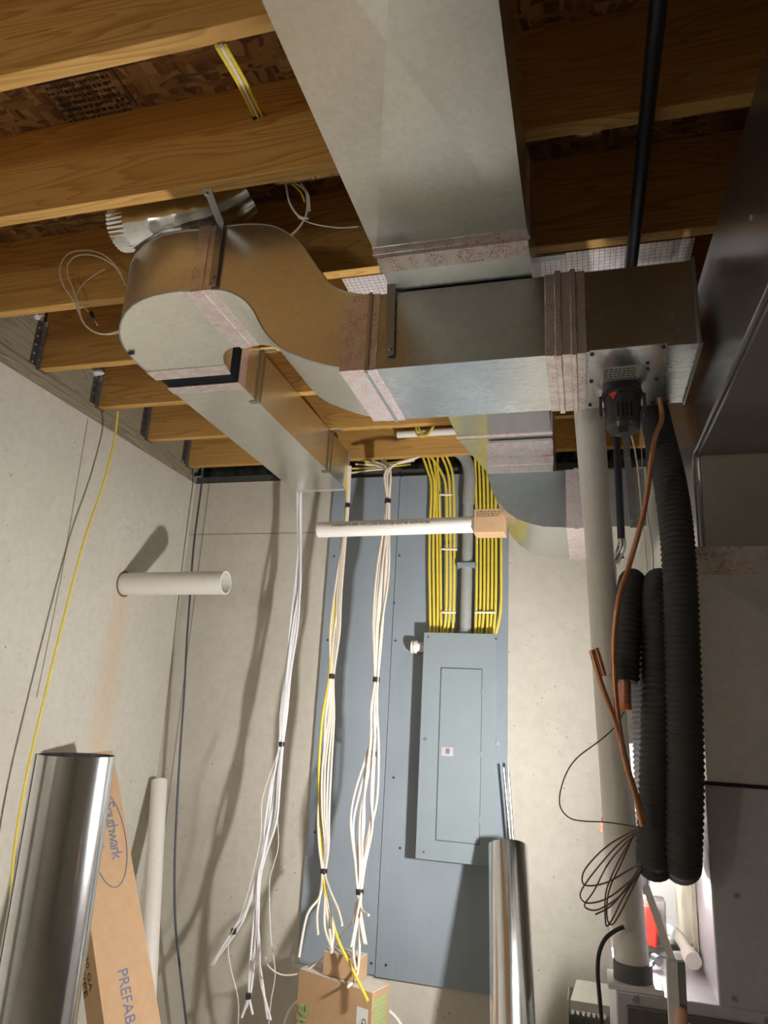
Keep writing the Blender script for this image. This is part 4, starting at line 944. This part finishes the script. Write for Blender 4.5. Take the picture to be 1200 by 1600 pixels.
# cartons under the bundles
def carton(name, label, tl, trr, brr, h, mat, topmat, parent_z=None):
    t = thing(name, label, 'box', (tl+brr)/2-Vector((0,0,h))); bl_ = tl+(brr-trr); Tq = [tl, trr, brr, bl_]
    m = MB(); m.hexa([p-Vector((0,0,h)) for p in Tq]+[Vector(p) for p in Tq]); build('carton', m, mat, t, bevel=.002)
    c = sum(Tq, Vector())/4; m = MB(); 
    a_, b_, c_, d_ = [p+(c-p)*.006+Vector((0,0,.0012)) for p in Tq]
    m.hexa([x-Vector((0,0,.001)) for x in (a_,b_,b_.lerp(c_,.485),a_.lerp(d_,.485))]+[a_,b_,b_.lerp(c_,.485)+Vector((0,0,.003)),a_.lerp(d_,.485)+Vector((0,0,.003))])
    m.hexa([x-Vector((0,0,.001)) for x in (a_.lerp(d_,.515),b_.lerp(c_,.515),c_,d_)]+[a_.lerp(d_,.515)+Vector((0,0,.002)),b_.lerp(c_,.515)+Vector((0,0,.002)),c_,d_])
    build('top_flap', m, topmat, t); return t, Tq
ZB = -1.03
tl = PZ(468,1514,ZB); trr = PZ(582.5,1552,ZB); brr = PZ(609,1537.5,ZB)
hb_, Tq = carton('large_carton', 'large brown carton with green lettering under the hanging cables', tl, trr, brr, tl.z-.002, CARD, CARDTOP)
r_ = (trr-tl).normalized(); nf = r_.cross(Vector((0,0,1))).normalized()
if nf.y > 0: nf = -nf
tu = Vector((0,0,1)); tt = Vector((0,0,1)); uu = nf.cross(tt)
text('green_lettering', 'Homeline', INKGREEN, hb_, tl+r_*.075+Vector((-.012,0,-.50)), tt, uu, .098, 1.0, .001)
q = tl+r_*((trr-tl).length-.072)+Vector((0,0,-.28)); m = MB().hexa([q+nf*.0005, q+r_*.055+nf*.0005, q+r_*.055+nf*.001, q+nf*.001, q+Vector((0,0,.22))+nf*.0005, q+r_*.055+Vector((0,0,.22))+nf*.0005, q+r_*.055+Vector((0,0,.22))+nf*.001, q+Vector((0,0,.22))+nf*.001])
lab = build('shipping_label', m, LABEL, hb_)
text('label_print', '150D', INKBLACK, hb_, q+r_*.048+Vector((0,0,.12))+nf*.0008, (0,0,1), nf.cross(Vector((0,0,1))), .03, 1.0, .001)
m = MB(); r2_ = (brr-trr).normalized(); nr = Vector((r2_.y, -r2_.x, 0)); wl_ = (brr-trr).length
if nr.x < 0: nr = -nr
for k in range(9):
    a = trr+r2_*(wl_*.12)+Vector((0,0,-.03-.016*k)); b = trr+r2_*(wl_*(.85-.04*(k % 3)))+Vector((0,0,-.03-.016*k)); m.hexa([a-Vector((0,0,.008)), b-Vector((0,0,.008)), b-Vector((0,0,.008))+nr*.001, a-Vector((0,0,.008))+nr*.001, a, b, b+nr*.001, a+nr*.001])
build('green_print', m, INKGREEN, hb_)
ZS = ZB+.088
tl2 = PZ(506,1486,ZS); tr2_ = PZ(561,1499,ZS); br2 = PZ(575,1490,ZS)
carton('small_carton', 'small plain brown carton sitting on top of the large one', tl2, tr2_, br2, .084, CARD, CARDTOP)
# cable coil on the floor behind the large carton
for lab, pts in (('grey cable loop behind the large carton, left side', ((470,1560),(452,1580),(443,1610),(440,1650))), ('white cable curving out right of the large carton', ((608,1580),(620,1592),(630,1612),(632,1650)))):
    tag(build('floor_cable', MB().tube([PY(x, y, 3.3) for x, y in pts], .0075, 8, True, 5), WHITEWIRE), lab, 'cable')

# register boot at the bottom right
bt = thing('register_boot', 'open galvanised register box with notched tabs by the back wall', 'duct fitting', PY(915,1600,3.05))
a = PY(887,1562,3.0); b = PY(950,1574,3.0); zt = a.z; x0_, x1_ = a.x, b.x+.01
m = MB(); T_ = .002
m.box((x0_, 3.0, .0), (x0_+T_, 3.14, zt)); m.box((x1_-T_, 3.0, .0), (x1_, 3.14, zt)); m.box((x0_, 3.138, .0), (x1_, 3.14, zt)); m.box((x0_, 3.0, .0), (x1_, 3.002, zt-.12)); build('walls', m, G_DUCT, bt)
m = MB().hexa([(x0_+.01,2.99,zt+.0),(x1_,2.99,zt+.0),(x1_,3.10,zt+.035),(x0_+.03,3.10,zt+.035),(x0_+.01,2.99,zt+.004),(x1_,2.99,zt+.004),(x1_,3.10,zt+.039),(x0_+.03,3.10,zt+.039)])
m.box((x0_+.008,2.988,zt-.025), (x1_,2.99,zt+.004)); build('flange', m, G_DUCT, bt)
m = MB()
k = 0; x = x0_+.01
while x < x1_-.015: m.prism([(x,2.987,zt-.025),(x+.014,2.987,zt-.025),(x+.010,2.980,zt-.036),(x+.004,2.980,zt-.036)], (0,.001,0)); x += .018
build('notched_tab', m, WHITEMETAL, bt)
# tall grey riser behind the coil
a = PY(1014,700,2.62); b = PY(1042,890,2.62); tag(build('return_riser', MB().box((a.x+.02, 2.58, EYE+.55), (a.x+.30, 3.0, EYE+1.3)), G_DUCT), 'galvanised return riser standing behind the black coil', 'duct')
